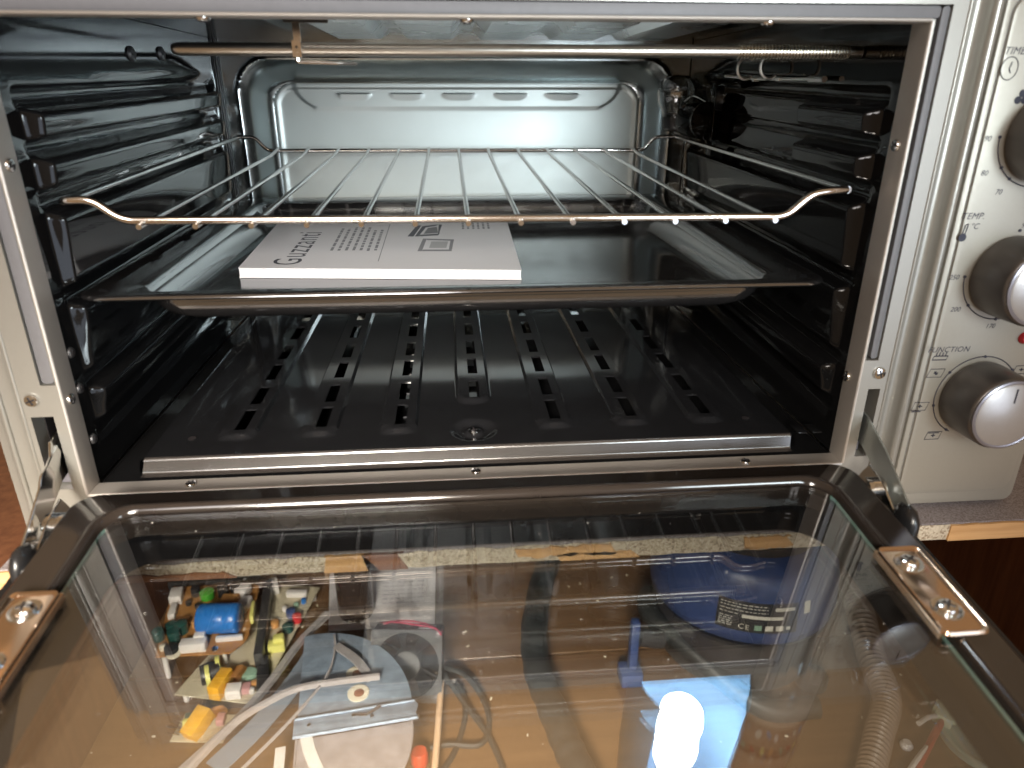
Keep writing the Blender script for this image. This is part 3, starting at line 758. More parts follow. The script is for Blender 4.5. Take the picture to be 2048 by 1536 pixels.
# ================================================================ WIRE RACK
RK = thing("wire_rack", "chrome wire rack with thirteen bars on the upper rails", "oven rack", (0, .17, .1415))
zr = lambda y: .1392 + .030 * (y - .02)
bxs = lin(-.1626, .1563, 13)
fx0, fx1 = -.1735, .1655
fr_path = fillet([(-.1985, .0225, .1497), (-.1955, .0195, .1505), (-.1840, .0195, .1508), (-.1712, .0195, zr(.02) + .0014), (.1635, .0195, zr(.02) - .0010), (.1765, .0195, .1500), (.1870, .0200, .1512), (.1960, .0225, .1512)], .006, 6)
obj("front_bar", MB().tube(fr_path, .0021, 12), CHROME2, RK, ang=80)
bk_path = fillet([(-.1975, .329, .1610), (-.1815, .329, .1612), (-.1715, .329, .1497), (.1665, .329, .1482), (.1765, .329, .1597), (.1945, .329, .1602)], .005, 6)
obj("back_bar", MB().tube(bk_path, .0018, 10), CHROME, RK, ang=80)
for sg, z0, z1 in ((-1, .1500, .1608), (1, .1512, .1600)):
    obj("side_bar", MB().tube([(sg * .1965, .0215, z0), (sg * .1965, .330, z1)], .0019, 10), CHROME, RK, ang=80)
b0 = None
for i, x in enumerate(bxs):
    zf = .1376 + (.0012 if i < 4 else 0) * (1 - i / 4)
    zf = .1382 - .0016 * i / 12
    if b0 is None:
        mb = MB(); mb.tube(fillet([(x, .0150, zf), (x, .0300, zf + .0006), (x, .300, .1480), (x, .3295, .1512)], .012, 5), .0014, 10)
        b0 = obj("rack_bar", mb, CHROME, RK, ang=80)
    else:
        o = b0.copy(); COL.objects.link(o); o.location.x = b0.location.x + (x - bxs[0]); o.location.z = b0.location.z - .0012 * i / 12

# ================================================================ BAKING TRAY
TR = thing("baking_tray", "black enamelled baking tray holding the booklet on the lower rails", "baking tray", (0, .18, .0805))
tz = lambda y: .020 * (y - .02)
def tloop(x0, x1, y0, y1, r, z):
    return [(a, b, z + tz(b)) for a, b in rrect(x0, x1, y0, y1, r, 8)]
tc = -.0045
loops = [tloop(tc - .2015, tc + .2015, .0235, .336, .014, .0990), tloop(tc - .2022, tc + .2022, .0225, .337, .0145, .1000), tloop(tc - .2016, tc + .2016, .0229, .3365, .0145, .1013), tloop(tc - .1995, tc + .1995, .0250, .3345, .013, .1017),
         tloop(tc - .1800, tc + .1800, .0335, .318, .016, .1010), tloop(tc - .1772, tc + .1772, .0358, .3155, .016, .1003), tloop(tc - .1752, tc + .1752, .0378, .3135, .017, .0985), tloop(tc - .1740, tc + .1740, .0390, .312, .017, .0945), tloop(tc - .1725, tc + .1725, .0405, .310, .018, .0900), tloop(tc - .1698, tc + .1698, .0432, .307, .019, .0860), tloop(tc - .1655, tc + .1655, .0475, .303, .021, .0830), tloop(tc - .1595, tc + .1595, .0535, .298, .023, .0813), tloop(tc - .1500, tc + .1500, .0630, .289, .026, .0808)]
mb = MB(); mb.loft(loops, False, True)
for p in ((-.05,),): pass
under = [[Vector(p) - Vector((0, 0, .0012)) for p in l] for l in loops[4:]]
mb.loft([[Vector(p) for p in loops[0]]] + under, False, True)
obj("tray_pan", mb, pm("tray_enamel", (.013, .012, .012), .12, var=.2, nscale=200, rvar=.06, bump=.01, bscale=400, spec=.5, ior=3.2), TR, ang=60)
mb = MB()   # pressed ridges on the rim
for sg in (-1, 1):
    mb = MB()
    for a, b in ((.05, .095), (.115, .155), (.17, .21), (.23, .29)):
        mb.tube([(tc + sg * .1895, a, .1018 + tz(a)), (tc + sg * .1895, b, .1018 + tz(b))], .0007, 6)
    mb.tube([(tc + sg * .1930, .036, .1016 + tz(.036)), (tc + sg * .1880, .034, .1017 + tz(.034))], .0008, 6)
    obj("rim_bead", mb, ENAMEL, TR, kind="stuff")
# booklet lying in the tray
BK = thing("instruction_booklet", "white instruction booklet with printed oven drawing lying on tray", "booklet", (-.062, .19, .0835))
zb = lambda y: .0812 + tz(y)
def qb(u, v, d):  # u: left->right 0..1, v: front->back 0..1
    xl = -.1538 + (-.1609 + .1538) * v; xr = .0332 + (.0368 - .0332) * v
    y = (.1342 * (1 - u) + .1148 * u) * (1 - v) + .2930 * v
    return Vector((xl + (xr - xl) * u, y, zb(y) + d))
def bslab(n0, n1, e=0.):
    mb = MB(); mb.loft([[qb(-e, -e, d), qb(1 + e, -e, d), qb(1 + e, 1 + e, d), qb(-e, 1 + e, d)] for d in (n0, n1)], True, True); return mb
obj("pages", bslab(.0004, .0062), PAGES, BK)
obj("front_cover", bslab(.00625, .00655, .002), pm("satin_cover", (.80, .78, .79), .30, var=.02), BK)
obj("back_cover", bslab(-.0002, .00035, .002), PAPER, BK)
zc_ = .00662
ex = (qb(1, .5, zc_) - qb(0, .5, zc_)).normalized(); ey = (qb(.5, 1, zc_) - qb(.5, 0, zc_)).normalized()
def bM(u, v, ang):
    M = Matrix((ex, ey, ex.cross(ey))).transposed().to_4x4(); M.translation = qb(u, v, zc_); return M @ Matrix.Rotation(R(ang), 4, 'Z')
text_mesh("title_lettering", "Guzzanti", .0275, bM(.205, .05, 90), INK, BK, spacing=1.12)
mb = MB()
def q4(u0, u1, v0, v1): mb.add([qb(u0, v0, zc_), qb(u1, v0, zc_), qb(u1, v1, zc_), qb(u0, v1, zc_)], [(0, 1, 2, 3)])
rb = random.Random(5)
for k in range(7):
    u = .29 + k * .028; v = .30 + .02 * rb.random()
    end = .84 - .05 * rb.random()
    if k > 4: end = .76
    while v < end:
        w = rb.uniform(.03, .08); q4(u, u + .011, v, min(end, v + w)); v += w + .014
obj("print_block", mb, INKG, BK); mb = MB()
for k in range(6):
    u = .80 + k * .022; v = .76
    while v < .965: w = rb.uniform(.03, .06); q4(u, u + .009, v, min(.965, v + w)); v += w + .012
obj("print_block", mb, INKG, BK)
mb = MB(); q4(.486, .489, .12, .90); obj("print_rule", mb, INKG, BK)
mb = MB()   # line drawing of two small ovens
def fr4(u0, u1, v0, v1, w=.006):
    q4(u0, u1, v0, v0 + w * 2); q4(u0, u1, v1 - w * 2, v1); q4(u0, u0 + w, v0, v1); q4(u1 - w, u1, v0, v1)
def qp(pts): mb.add([qb(a, b, zc_) for a, b in pts], [tuple(range(len(pts)))])
qp([(.575, .60), (.605, .86), (.625, .86), (.60, .60)]); qp([(.605, .60), (.63, .84), (.70, .88), (.685, .84), (.645, .81), (.62, .60)]); qp([(.62, .60), (.625, .635), (.705, .66), (.70, .62)]); qp([(.705, .66), (.70, .62), (.715, .87), (.70, .88)])
obj("dark_oven_drawing", mb, INK, BK)
mb = MB(); qp([(.64, .655), (.70, .675), (.692, .82), (.655, .795)]); obj("oven_window_drawing", mb, pm("mid_grey_ink", (.20, .20, .21), .5), BK)
mb = MB(); qp([(.625, .30), (.64, .55), (.655, .55), (.642, .30)]); qp([(.642, .30), (.645, .33), (.755, .33), (.757, .30)]); qp([(.745, .33), (.757, .33), (.765, .53), (.752, .53)]); qp([(.655, .52), (.655, .55), (.765, .53), (.765, .50)])
obj("pale_oven_drawing", mb, INKG, BK)
mb = MB(); qp([(.668, .36), (.735, .36), (.742, .49), (.675, .49)]); obj("pale_window_drawing", mb, pm("light_grey_ink", (.48, .48, .48), .5), BK)

# ================================================================ THINGS IN THE COMPARTMENT UNDER THE OVEN
def rotM(c, ang): return Matrix.Translation(c) @ Matrix.Rotation(R(ang), 4, 'Z')
def cyl(mb, x, y, z0, z1, r, seg=18): mb.lathe([(r * .9, z0), (r, z0 + (z1 - z0) * .06), (r, z1 - (z1 - z0) * .06), (r * .85, z1)], seg, Matrix.Translation((x, y, 0))); return mb
# cream circuit board (lower) -------------------------------------------------
c2 = Vector((-.2545, .345, FL)); zB = -.4060
B2 = thing("circuit_board", "cream circuit board with yellow capacitor, lying beneath the brown board", "circuit board", c2, "salvaged circuit boards")
poly = [(-.3275, .2640), (-.2370, .2430), (-.2000, .4320), (-.2650, .4455)]
obj("board", MB().prism(poly, zB - .0016, zB, lambda a, b, d: (a, b, d)), PCBC, B2)
for x, y in ((-.318, .268), (-.244, .250), (-.207, .425), (-.262, .437)): obj("standoff", MB().lathe([(.003, FL), (.003, zB - .0016)], 10, Matrix.Translation((x, y, 0))), WHITEP, B2)
def b2box(nm, x, y, w, d, h, mat, ang=12, bev=.0008): 
    mb = MB(); mb.M = rotM((x, y, zB), ang); mb.box(-w / 2, w / 2, -d / 2, d / 2, 0, h); return obj(nm, mb, mat, B2, bevel=bev)
def b2cyl(nm, x, y, r, h, mat): return obj(nm, cyl(MB(), x, y, zB, zB + h, r), mat, B2)
b2box("heat_sink", -.2535, .362, .010, .135, .020, DKGREY, 8)
b2box("film_capacitor", -.2775, .2655, .013, .030, .018, YEL, -14)
b2box("relay", -.2618, .2570, .016, .013, .012, WHITEP, 2)
b2box("pink_block", -.2500, .2620, .009, .011, .008, PINK, 5)
b2box("black_connector", -.2345, .2720, .013, .036, .010, BLACKM, 12)
b2box("fuse_holder", -.2260, .4170, .026, .008, .008, WHITEP, -5)
b2cyl("red_capacitor", -.2165, .3690, .0055, .010, RED); b2cyl("blue_capacitor", -.2260, .3790, .006, .010, VBLUE)
b2cyl("green_capacitor", -.2245, .3530, .0065, .009, GREEND); b2cyl("sage_disc", -.2525, .2830, .0085, .006, SAGE)
b2cyl("orange_capacitor", -.2420, .3620, .0050, .008, ORNG)
b2box("transformer_core", -.2310, .3230, .019, .012, .010, PALEY, 5); b2box("transformer_coil", -.2290, .3275, .012, .010, .015, PALEY, 5)
mb = MB(); mb.M = Matrix.Translation((-.2930, .2815, zB + .010))
mb.lathe([(.011, -.010), (.012, 0), (.011, .010)], 18, frame((0, 0, 0), (.8, .3, 0))); obj("choke_core", mb, BLACKM, B2)
for k in (-.3, .3):
    mb = MB(); mb.M = Matrix.Translation((-.2905 + k * .012, .2830 + k * .022, zB + .0105)); mb.lathe([(.0124, -.0022), (.0124, .0022)], 18, frame((0, 0, 0), (.8, .3, 0))); obj("choke_band", mb, PALEY, B2)
mb = MB()
for k in range(9):
    x, y = -.2665 + .0005 * k, .2720 + .0020 * k
    mb.tube([(x + .006 * math.cos(R(a)), y, zB + .006 + .006 * math.sin(R(a))) for a in range(0, 360, 30)], .0008, 5, closed=True)
obj("copper_coil", mb, COPPER, B2)
b2box("corner_clamp", -.2580, .4320, .010, .022, .012, WHITEP, 20)
b2box("signal_transistor", -.2385, .2985, .007, .014, .009, DKGREY, 8)
for x, y, m in ((-.2480, .3020, ORNG), (-.2325, .3440, ORNG), (-.2230, .3960, SAGE), (-.2150, .4030, BLUE), (-.2360, .3900, WHITEP), (-.2440, .2590, WHITEP), (-.2440, .2690, ORNG)): b2cyl("small_part", x, y, .0032, .006, m)
# brown circuit board (upper) -------------------------------------------------
zA = -.3850
B1 = thing("circuit_board", "brown circuit board carrying a big blue capacitor, on top of the cream board", "circuit board", (-.318, .36, -.4044), "salvaged circuit boards")
poly = [(-.3565, .2990), (-.2750, .2985), (-.2650, .3120), (-.2615, .3220), (-.2705, .4140), (-.2780, .4200), (-.3795, .4220)]
obj("board", MB().prism(poly, zA - .0016, zA, lambda a, b, d: (a, b, d)), PCBB, B1)
for x, y in ((-.350, .305), (-.285, .306), (-.278, .408), (-.370, .415)): obj("standoff", MB().lathe([(.003, FL if x < -.33 else zB + .0001), (.003, zA - .0016)], 10, Matrix.Translation((x, y, 0))), WHITEP, B1)
def b1box(nm, x, y, w, d, h, mat, ang=0, bev=.0008):
    mb = MB(); mb.M = rotM((x, y, zA), ang); mb.box(-w / 2, w / 2, -d / 2, d / 2, 0, h); return obj(nm, mb, mat, B1, bevel=bev)
def b1cyl(nm, x, y, r, h, mat): return obj(nm, cyl(MB(), x, y, zA, zA + h, r), mat, B1)
mb = MB(); mb.lathe([(.0001, 0), (.0155, 0), (.0172, .002), (.0172, .030), (.0166, .0315), (.0172, .033), (.0172, .044), (.0155, .046), (.0001, .0455)], 28, frame((-.3175, .3370, zA + .0180), (1, -.04, 0)))
obj("big_capacitor", mb, BLUE, B1, ang=60)
b1box("white_socket", -.3655, .3960, .014, .020, .012, WHITEP, 8); b1box("white_socket", -.3610, .3700, .008, .022, .008, WHITEP, 8)
b1cyl("green_disc", -.3290, .3970, .0085, .010, GREEN); b1box("orange_capacitor", -.2980, .3860, .020, .011, .009, ORNG, -4)
b1box("white_socket", -.2860, .3990, .015, .016, .012, WHITEP, -14); b1box("white_socket", -.2780, .3740, .012, .020, .011, WHITEP, -12)
b1cyl("green_capacitor", -.3620, .3270, .0065, .014, GREEND); b1cyl("green_capacitor", -.3430, .3230, .0070, .015, GREEND); b1cyl("green_capacitor", -.3400, .3370, .0075, .014, GREEND); b1cyl("green_capacitor", -.3515, .3390, .0060, .012, GREEND)
b1box("relay", -.3165, .3075, .028, .012, .012, WHITEP, 2); b1box("relay_top", -.3120, .3165, .012, .008, .014, WHITEP, 2)
b1cyl("dark_capacitor", -.3400, .3040, .0075, .009, BLACKM); b1cyl("cream_base", -.3370, .3010, .0078, .003, CREAMW)
b1box("white_bar", -.2810, .3190, .030, .005, .006, WHITEP, 2)
b1box("yellow_tape", -.2640, .3580, .004, .028, .012, PALEY, 8)
b1cyl("tan_capacitor", -.3270, .3450, .0045, .008, ORNG); b1cyl("tan_capacitor", -.3400, .3520, .0045, .007, ORNG)
b1cyl("black_capacitor", -.3100, .3990, .0065, .016, BLACKM); b1cyl("black_capacitor", -.2960, .4030, .0060, .016, BLACKM); b1cyl("black_capacitor", -.3450, .4030, .0055, .012, BLACKM)
screw(B1, (-.2935, .3055, zA), (0, 0, 1), .0042, CHROME)
for x, y, m in ((-.352, .310, CREAMW), (-.303, .372, ORNG), (-.335, .378, BLACKM), (-.320, .372, BLACKM), (-.348, .385, BLACKM), (-.306, .360, ORNG)): b1cyl("small_part", x, y, .0034, .006, m)
# loose component cluster in front -------------------------------------------
B3 = thing("circuit_board", "small loose circuit board with a slanting yellow block, in front of cream board", "circuit board", (-.288, .232, FL), "salvaged circuit boards")
obj("board", MB().prism([(-.316, .212), (-.262, .206), (-.256, .240), (-.312, .246)], FL + .002, FL + .0036, lambda a, b, d: (a, b, d)), PCBC, B3)
mb = MB(); mb.M = rotM((-.2890, .2260, FL + .0036), -25) @ Matrix.Rotation(R(18), 4, 'X'); mb.box(-.008, .008, -.015, .015, 0.001, .018); obj("film_capacitor", mb, YEL, B3, bevel=.0008)
mb = MB()
for k in range(8): mb.tube([(-.2830 + .0015 * k + .0065 * math.cos(R(a)), .2360 + .0006 * k, FL + .011 + .0065 * math.sin(R(a))) for a in range(0, 360, 30)], .0008, 5, closed=True)
obj("copper_coil", mb, COPPER, B3)
for y in (.2260, .2335): obj("striped_capacitor", MB().lathe([(.005, 0), (.0055, .001), (.0055, .010), (.0048, .011)], 14, frame((-.3060, y, FL + .010), (1, .2, 0))), PALEY if y < .23 else GREEND, B3)
obj("pink_block", MB().box(-.2740, -.2660, .2260, .2370, FL + .0036, FL + .012), PINK, B3, bevel=.001)
mb = MB()
for k in range(7): mb.tube([(-.3085, .2180 + .003 * k, FL + .004), (-.3180 - .004 * rnd.random(), .2150 + .0036 * k, FL + .010 + .008 * rnd.random())], .0005, 5)
obj("wire_leads", mb, CHROME, B3)
# dark box under the boards
obj("plastic_box", MB().box(-.3900, -.2900, .4300, .5000, FL, FL + .035).box(-.388, -.292, .428, .4299, FL + .004, FL + .03), BLACKM, None, bevel=.002, label="plain black plastic box behind the brown circuit board", category="box")
# round galvanised sheet part -------------------------------------------------
DS = thing("sheet_metal_disc", "round spotted galvanised sheet metal part with two rusty washers", "metal disc", (-.15, .2, FL))
def half(y0, flip, z, rx, ry, cx, cy):
    P = [(max(-0.1715, cx + rx * math.cos(R(a))), cy + ry * math.sin(R(a))) for a in lin(0, 100, 30)] + [(-0.1716, cy)] if not flip else [(max(-0.1715, cx + rx * math.cos(R(a))), cy - ry * math.sin(R(a))) for a in lin(0, 100, 30)] + [(-0.1716, cy)]
    return P
ca, sa = math.cos(R(7)), math.sin(R(7))
def rz(p, c=(-0.1574, 0.1601)): return (c[0] + (p[0] - c[0]) * ca - (p[1] - c[1]) * sa, c[1] + (p[0] - c[0]) * sa + (p[1] - c[1]) * ca)
zD = -.355
upper = [rz(p) for p in half(0, False, 0, .0945, .115, -0.1574, 0.1724)]
lower = [rz(p) for p in half(0, True, 0, .0945, .104, -0.1592, 0.1525)]
obj("upper_sheet", MB().prism(upper, zD - .0012, zD, lambda a, b, d: (a, b, d)), GAL2, DS)
obj("lower_sheet", MB().prism(lower, zD - .0052, zD - .004, lambda a, b, d: (a, b, d)), GAL3, DS)
st = [rz(p) for p in ((-0.1744, 0.1724), (-0.0601, 0.1724), (-0.0573, 0.1658), (-0.0606, 0.1563), (-0.0582, 0.1497), (-0.1744, 0.1497))]
obj("folded_band", MB().prism(st, zD + .0003, zD + .0024, lambda a, b, d: (a, b, d)), GAL2, DS, bevel=.0006)
a0, a1 = rz((-0.1734, 0.1710)), rz((-0.0611, 0.1710)); b0_, b1_ = rz((-0.1734, 0.1507)), rz((-0.0601, 0.1507))
obj("fold_ridge", MB().tube([(a0[0], a0[1], zD + .0026), (a1[0], a1[1], zD + .0026)], .0012, 8), GAL2, DS); obj("fold_ridge", MB().tube([(b0_[0], b0_[1], zD + .0026), (b1_[0], b1_[1], zD + .0026)], .0012, 8), GAL2, DS)
obj("rolled_rim", MB().tube([(x, y, zD - .004) for x, y in lower], .0013, 8), GAL3, DS)
mb = MB()
for x, y in ((-0.1517, 0.2356), (-0.0951, 0.2167), (-0.1423, 0.0940)): mb.lathe([(.006, FL), (.006, zD - .0055)], 12, Matrix.Translation((x, y, 0)))
obj("support_stud", mb, DKGREY, DS)
for x, y in ((-0.1234, 0.2233), (-0.1187, 0.1979)):
    w_ = obj("washer", MB().lathe([(.0105, zD + .0001), (.0108, zD + .0016), (.0085, zD + .0022), (.004, zD + .0016)], 24, Matrix.Translation((x, y, 0))), CREAMW, DS)
    obj("rust_spot", MB().lathe([(.0048, zD + .0018), (.0052, zD + .0024), (.002, zD + .0034)], 12, Matrix.Translation((x + .0008, y - .001, 0))), RUST, w_)
mb = MB(); mb.tube([(-0.1073, 0.1672, zD + .0042), (-0.0946, 0.1752, zD + .0060)], .0013, 8); mb.tube([(-0.1177, 0.1686, zD + .0036), (-0.1073, 0.1672, zD + .0042)], .0013, 8)
obj("hairpin", mb, CHROME, DS)
for x, y in ((-0.1198, 0.1686), (-0.1021, 0.1662), (-0.1602, 0.1606)): obj("rivet", MB().lathe([(.0022, zD + .0024), (.0018, zD + .0040), (.0004, zD + .0046)], 12, Matrix.Translation((x, y, 0))), CHROME, DS)
# white sticker strip on the disc
mb = MB(); mb.ribbon([(-0.1630, 0.1554, zD - .0034), (-0.1555, 0.1356, zD - .0034), (-0.1460, 0.1176, zD - .0034), (-0.1328, 0.0997, zD - .0034)], .011, .0003); obj("white_sticker", mb, WHITEP, DS)
# bundle of grey strips -------------------------------------------------------
A = smooth_path([(-.1700, .3320, -.366), (-.194, .2881, -.3665), (-.214, .2326, -.367), (-.2363, .1845, -.367), (-.2662, .1399, -.368), (-.29, .105, -.370)], 6)
obj("plastic_strip", MB().ribbon(A, .0062, .006), STRIP, None, label="long straight grey strip slanting between circuit board and metal disc", category="strip", group="loose grey strips")
Bp = smooth_path([(-0.0983, 0.2098, -0.3460), (-0.1321, 0.2072, -0.3460), (-0.1749, 0.2005, -0.3450), (-0.2004, 0.1861, -0.3445), (-0.2268, 0.1622, -0.3440), (-0.2471, 0.1268, -0.3440), (-0.2596, 0.0986, -0.3440)], 8)
s2 = obj("plastic_strip", MB().ribbon(Bp, .0034, .0060), [STRIPE], None, label="pale curved strip lying across the metal disc over the washers", category="strip", group="loose grey strips")
C_ = smooth_path([(-.1730, .3060, -.374), (-.1820, .2630, -.3735), (-.1990, .2170, -.373), (-.2180, .1790, -.3735), (-.244, .140, -.374)], 8)
obj("bent_sheet", MB().ribbon(C_, .022, .0012), STRIPB, None, label="wide blue grey bent sheet between the straight strip and disc", category="sheet", group="loose grey strips")
E_ = smooth_path([(-0.1533, 0.2764, -0.3490), (-0.1490, 0.2522, -0.3480), (-0.1509, 0.2184, -0.3470), (-0.1644, 0.1836, -0.3450), (-0.1837, 0.1479, -0.3440), (-0.2078, 0.1113, -0.3440)], 8)
obj("thin_strip", MB().ribbon(E_, .0016, .0030), STRIPE, None, label="thin pale strip edge curving down across the bent sheet", category="strip", group="loose grey strips")
F_ = smooth_path([(-0.1485, 0.2600, -0.3490), (-0.1248, 0.2372, -0.3490), (-0.1068, 0.2098, -0.3500)], 8)
obj("short_strip", MB().ribbon(F_, .0090, .0020), STRIP, None, label="short brown grey curved strip beside the upper washer", category="strip", group="loose grey strips")
obj("paper_tag", MB().prism([(-.1985, .1725), (-.1890, .1740), (-.1850, .1450), (-.1945, .1440)], FL + .028, FL + .0285, lambda a, b, d: (a, b, d)).box(-.1945, -.189, .156, .160, FL, FL + .028), WHITEP, None, label="small white tag standing left of the metal disc", category="tag")
# computer fan ----------------------------------------------------------------
FN = thing("cooling_fan", "square black cooling fan with red wires leaning behind the metal disc", "fan", (-.072, .24, FL))
FM = Matrix.Translation((-.0745, .2620, -.3800)) @ Matrix.Rotation(R(-6), 4, 'Z') @ Matrix.Rotation(R(64), 4, 'X')
def fanloop(kind, z):
    if kind == 's': return [FM @ Vector((a, b, z)) for a, b in rrect(-.0385, .0385, -.0385, .0385, .004, 9)]
    n = 40; return [FM @ Vector((.0355 * math.cos(R(45 * 0) + 2 * math.pi * (k / n) + R(4)), .0355 * math.sin(2 * math.pi * (k / n) + R(4)), z)) for k in range(n)]
mb = MB(); mb.loft([fanloop('c', -.0125), fanloop('s', -.0125), fanloop('s', .0125), fanloop('c', .0125), fanloop('c', -.0125)])
obj("fan_frame", mb, BLACKM, FN)
mb = MB(); mb.M = FM; mb.lathe([(.0160, -.009), (.0160, .0085), (.0145, .0105), (.0001, .0108)], 30); obj("hub", mb, pm("fan_hub_grey", (.055, .055, .055), .45), FN)
bl0 = None
for k in range(7):
    a = 2 * math.pi * k / 7; P = []
    for r in lin(.0155, .0345, 6):
        P.append([FM @ Vector((r * math.cos(a + t * .42 - r * 6), r * math.sin(a + t * .42 - r * 6), (.5 - t) * .014)) for t in lin(0, 1, 5)])
    obj("fan_blade", MB().grid(P), BLACKM, FN)
for k in range(4):
    a = R(45 + 90 * k); mb = MB(); mb.M = FM; mb.tube([(.012 * math.cos(a), .012 * math.sin(a), -.0110), (.040 * math.cos(a + .25), .040 * math.sin(a + .25), -.0110)], .0016, 6); obj("strut", mb, BLACKM, FN)
for sx, sy in ((1, 1), (-1, 1), (1, -1), (-1, -1)):
    mb = MB(); mb.M = FM @ Matrix.Translation((sx * .0335, sy * .0335, .0126)); mb.lathe([(.0030, 0), (.0030, .0004), (.0022, .0005)], 14); obj("mounting_eye", mb, DKGREY, FN)
mb = MB(); mb.tube(smooth_path([FM @ Vector((-.040, .030, -.02)), FM @ Vector((-.020, .0430, .000)), FM @ Vector((.010, .0415, .004)), FM @ Vector((.030, .040, .010)), FM @ Vector((.0380, .034, .014))], 8), .0010, 6)
mb.tube(smooth_path([FM @ Vector((-.036, .036, -.022)), FM @ Vector((-.010, .0440, -.004)), FM @ Vector((.018, .0420, .000)), FM @ Vector((.0385, .036, .009))], 8), .0010, 6)
obj("red_lead", mb, pm("crimson_wire", (.42, .02, .07), .4), FN)
mb = MB(); mb.M = FM; mb.box(.012, .031, .0388, .0392, -.006, .008); obj("fan_sticker", mb, pm("grey_sticker", (.42, .44, .48), .5), FN)
# printed sheet in a clear sleeve, jar, pencil, dowel, cables -------------------
PS = thing("printed_sheet", "white printed sheet lying on the floor behind the fan", "paper", (-.12, .43, FL))
psq = lambda u, v, z=.0: Vector((-.1960 + .1475 * u + (.017 * (1 - v)) * (1 - u), .362 + (.126 + .0 * u) * v - .010 * u * (1 - v) * 0, FL + .004 + z))
mb = MB(); mb.loft([[psq(0, 0, d), psq(1, 0, d), psq(1, 1, d), psq(0, 1, d)] for d in (-.0025, 0)], True, True); obj("sheet", mb, PAPER, PS)
mb = MB()
rb = random.Random(9)
for k in range(9):
    v = .80 - k * .066; u = .50
    if k == 8: u = .80
    while u < .90: w = rb.uniform(.03, .08); mb.add([psq(u, v, .0002), psq(min(.90, u + w), v, .0002), psq(min(.90, u + w), v + .018, .0002), psq(u, v + .018, .0002)], [(0, 1, 2, 3)]); u += w + .016
obj("print_lines", mb, pm("faint_grey_ink", (.50, .49, .52), .6), PS)
mb = MB(); mb.loft([[psq(1.01, -.06, d), psq(1.075, -.06, d), psq(1.075, 1.03, d), psq(1.01, 1.03, d)] for d in (-.0035, -.0022)], True, True); obj("sleeve_edge", mb, pm("grey_clear_plastic", (.34, .31, .30), .15, spec=.8), PS)
obj("glass_jar", MB().lathe([(.001, 0), (.0210, 0), (.0225, .003), (.0225, .088), (.0215, .091), (.0190, .093), (.0185, .090), (.0190, .080)], 30, Matrix.Translation((-.1480, .392, FL + .0042))), pm("dark_brown_jar_glass", (.05, .035, .03), .08, spec=.8), None, label="dark brown glass jar standing on the printed sheet", category="jar")
PC = thing("pencil", "red ended pencil lying at left edge of the printed sheet", "pencil", (-.192, .46, FL + .01))
obj("red_end", MB().tube([(-.1985, .486, FL + .008), (-.1965, .473, FL + .008)], .0042, 8), RED, PC); obj("bare_tip", MB().tube([(-.1965, .473, FL + .008), (-.1945, .455, FL + .008)], .0040, 8, rf=lambda t: .0042 * (1 - .75 * t)), DOWEL, PC)
obj("wooden_dowel", MB().tube([(-.0385, .2590, FL + .018), (-.0440, .150, FL + .018), (-.047, .09, FL + .018)], .0034, 12), DOWEL, None, label="pale wooden dowel lying beside the fan", category="dowel")
mb = MB(); mb.tube(smooth_path([(-.036, .2722, -.400), (-.0128, .2669, -.408), (.0056, .237, -.413), (.0109, .2036, -.415), (.0004, .1799, -.415), (-.03, .1825, -.415), (-.05, .18, -.415)], 8), .0030, 8)
mb.tube(smooth_path([(-.036, .2600, -.398), (-.0111, .2249, -.412), (.0086, .1913, -.4155), (.0213, .1518, -.4165), (.027, .11, -.4165)], 8), .0030, 8)
mb.tube(smooth_path([(-.038, .2560, -.400), (-.0187, .2494, -.411), (-.0139, .2185, -.4165), (-.0249, .1762, -.4165), (-.04, .15, -.4165)], 8), .0030, 8)
obj("black_cable", mb, HOSE, None, label="coiled black cable lying right of the fan", category="cable")
obj("red_cap", MB().lathe([(.008, 0), (.009, .002), (.0085, .014), (.007, .016)], 24, Matrix.Translation((-.060, .168, FL))), pm("orange_red_cap", (.42, .05, .02), .35), None, label="orange red plastic cap next to the wooden dowel", category="cap")
# vacuum cleaner ----------------------------------------------------------------
VC = thing("vacuum_cleaner", "blue drum vacuum cleaner with a dark tank and black rating label", "vacuum cleaner", (.315, .335, FL))
vx, vy = .308, .302
VT = Matrix.Translation((vx, vy, FL))
obj("tank", MB().lathe([(.086, .012), (.090, .018), (.092, .074), (.090, .082)], 56, VT), VDARK, VC, ang=50)
obj("blue_body", MB().lathe([(.096, .088), (.101, .092), (.103, .105), (.101, .135), (.095, .163), (.088, .172), (.070, .180)], 64, VT), VBLUE, VC, ang=50)
obj("shaded_top", MB().lathe([(.074, .1795), (.076, .190), (.058, .204), (.030, .210), (.001, .211)], 48, VT), BLACKM, VC, ang=50)  # black dome stands in for the shelf's shadow on the vacuum's top
obj("tank_rim", MB().lathe([(.090, .078), (.099, .0825), (.099, .0870), (.090, .0872)], 56, VT), BLACKM, VC)
mb = MB(); mb.tube(fillet([VT @ Vector((-.05, .0, .195)), VT @ Vector((-.045, 0, .235)), VT @ Vector((.045, 0, .235)), VT @ Vector((.05, 0, .195))], .02), .010, 12); obj("carry_handle", mb, VBLUE, VC)
def onbody(a, z, off):    # point on the blue body's flank at angle a (deg), height z
    pr = [(.092, .101), (.105, .103), (.135, .101), (.163, .095)]
    for (z0, r0), (z1, r1) in zip(pr, pr[1:]):
        if z0 <= z <= z1: r = r0 + (r1 - r0) * (z - z0) / (z1 - z0); break
    else: r = .10
    return VT @ Vector(((r + off) * math.cos(R(a)), (r + off) * math.sin(R(a)), z))
def vlabel(nm, a0, a1, z0, z1, mat, par, off):
    mb = MB(); mb.grid([[onbody(a, z, off) for z in lin(z0, z1, 5)] for a in lin(a0, a1, 12)]); return obj(nm, mb, mat, par)
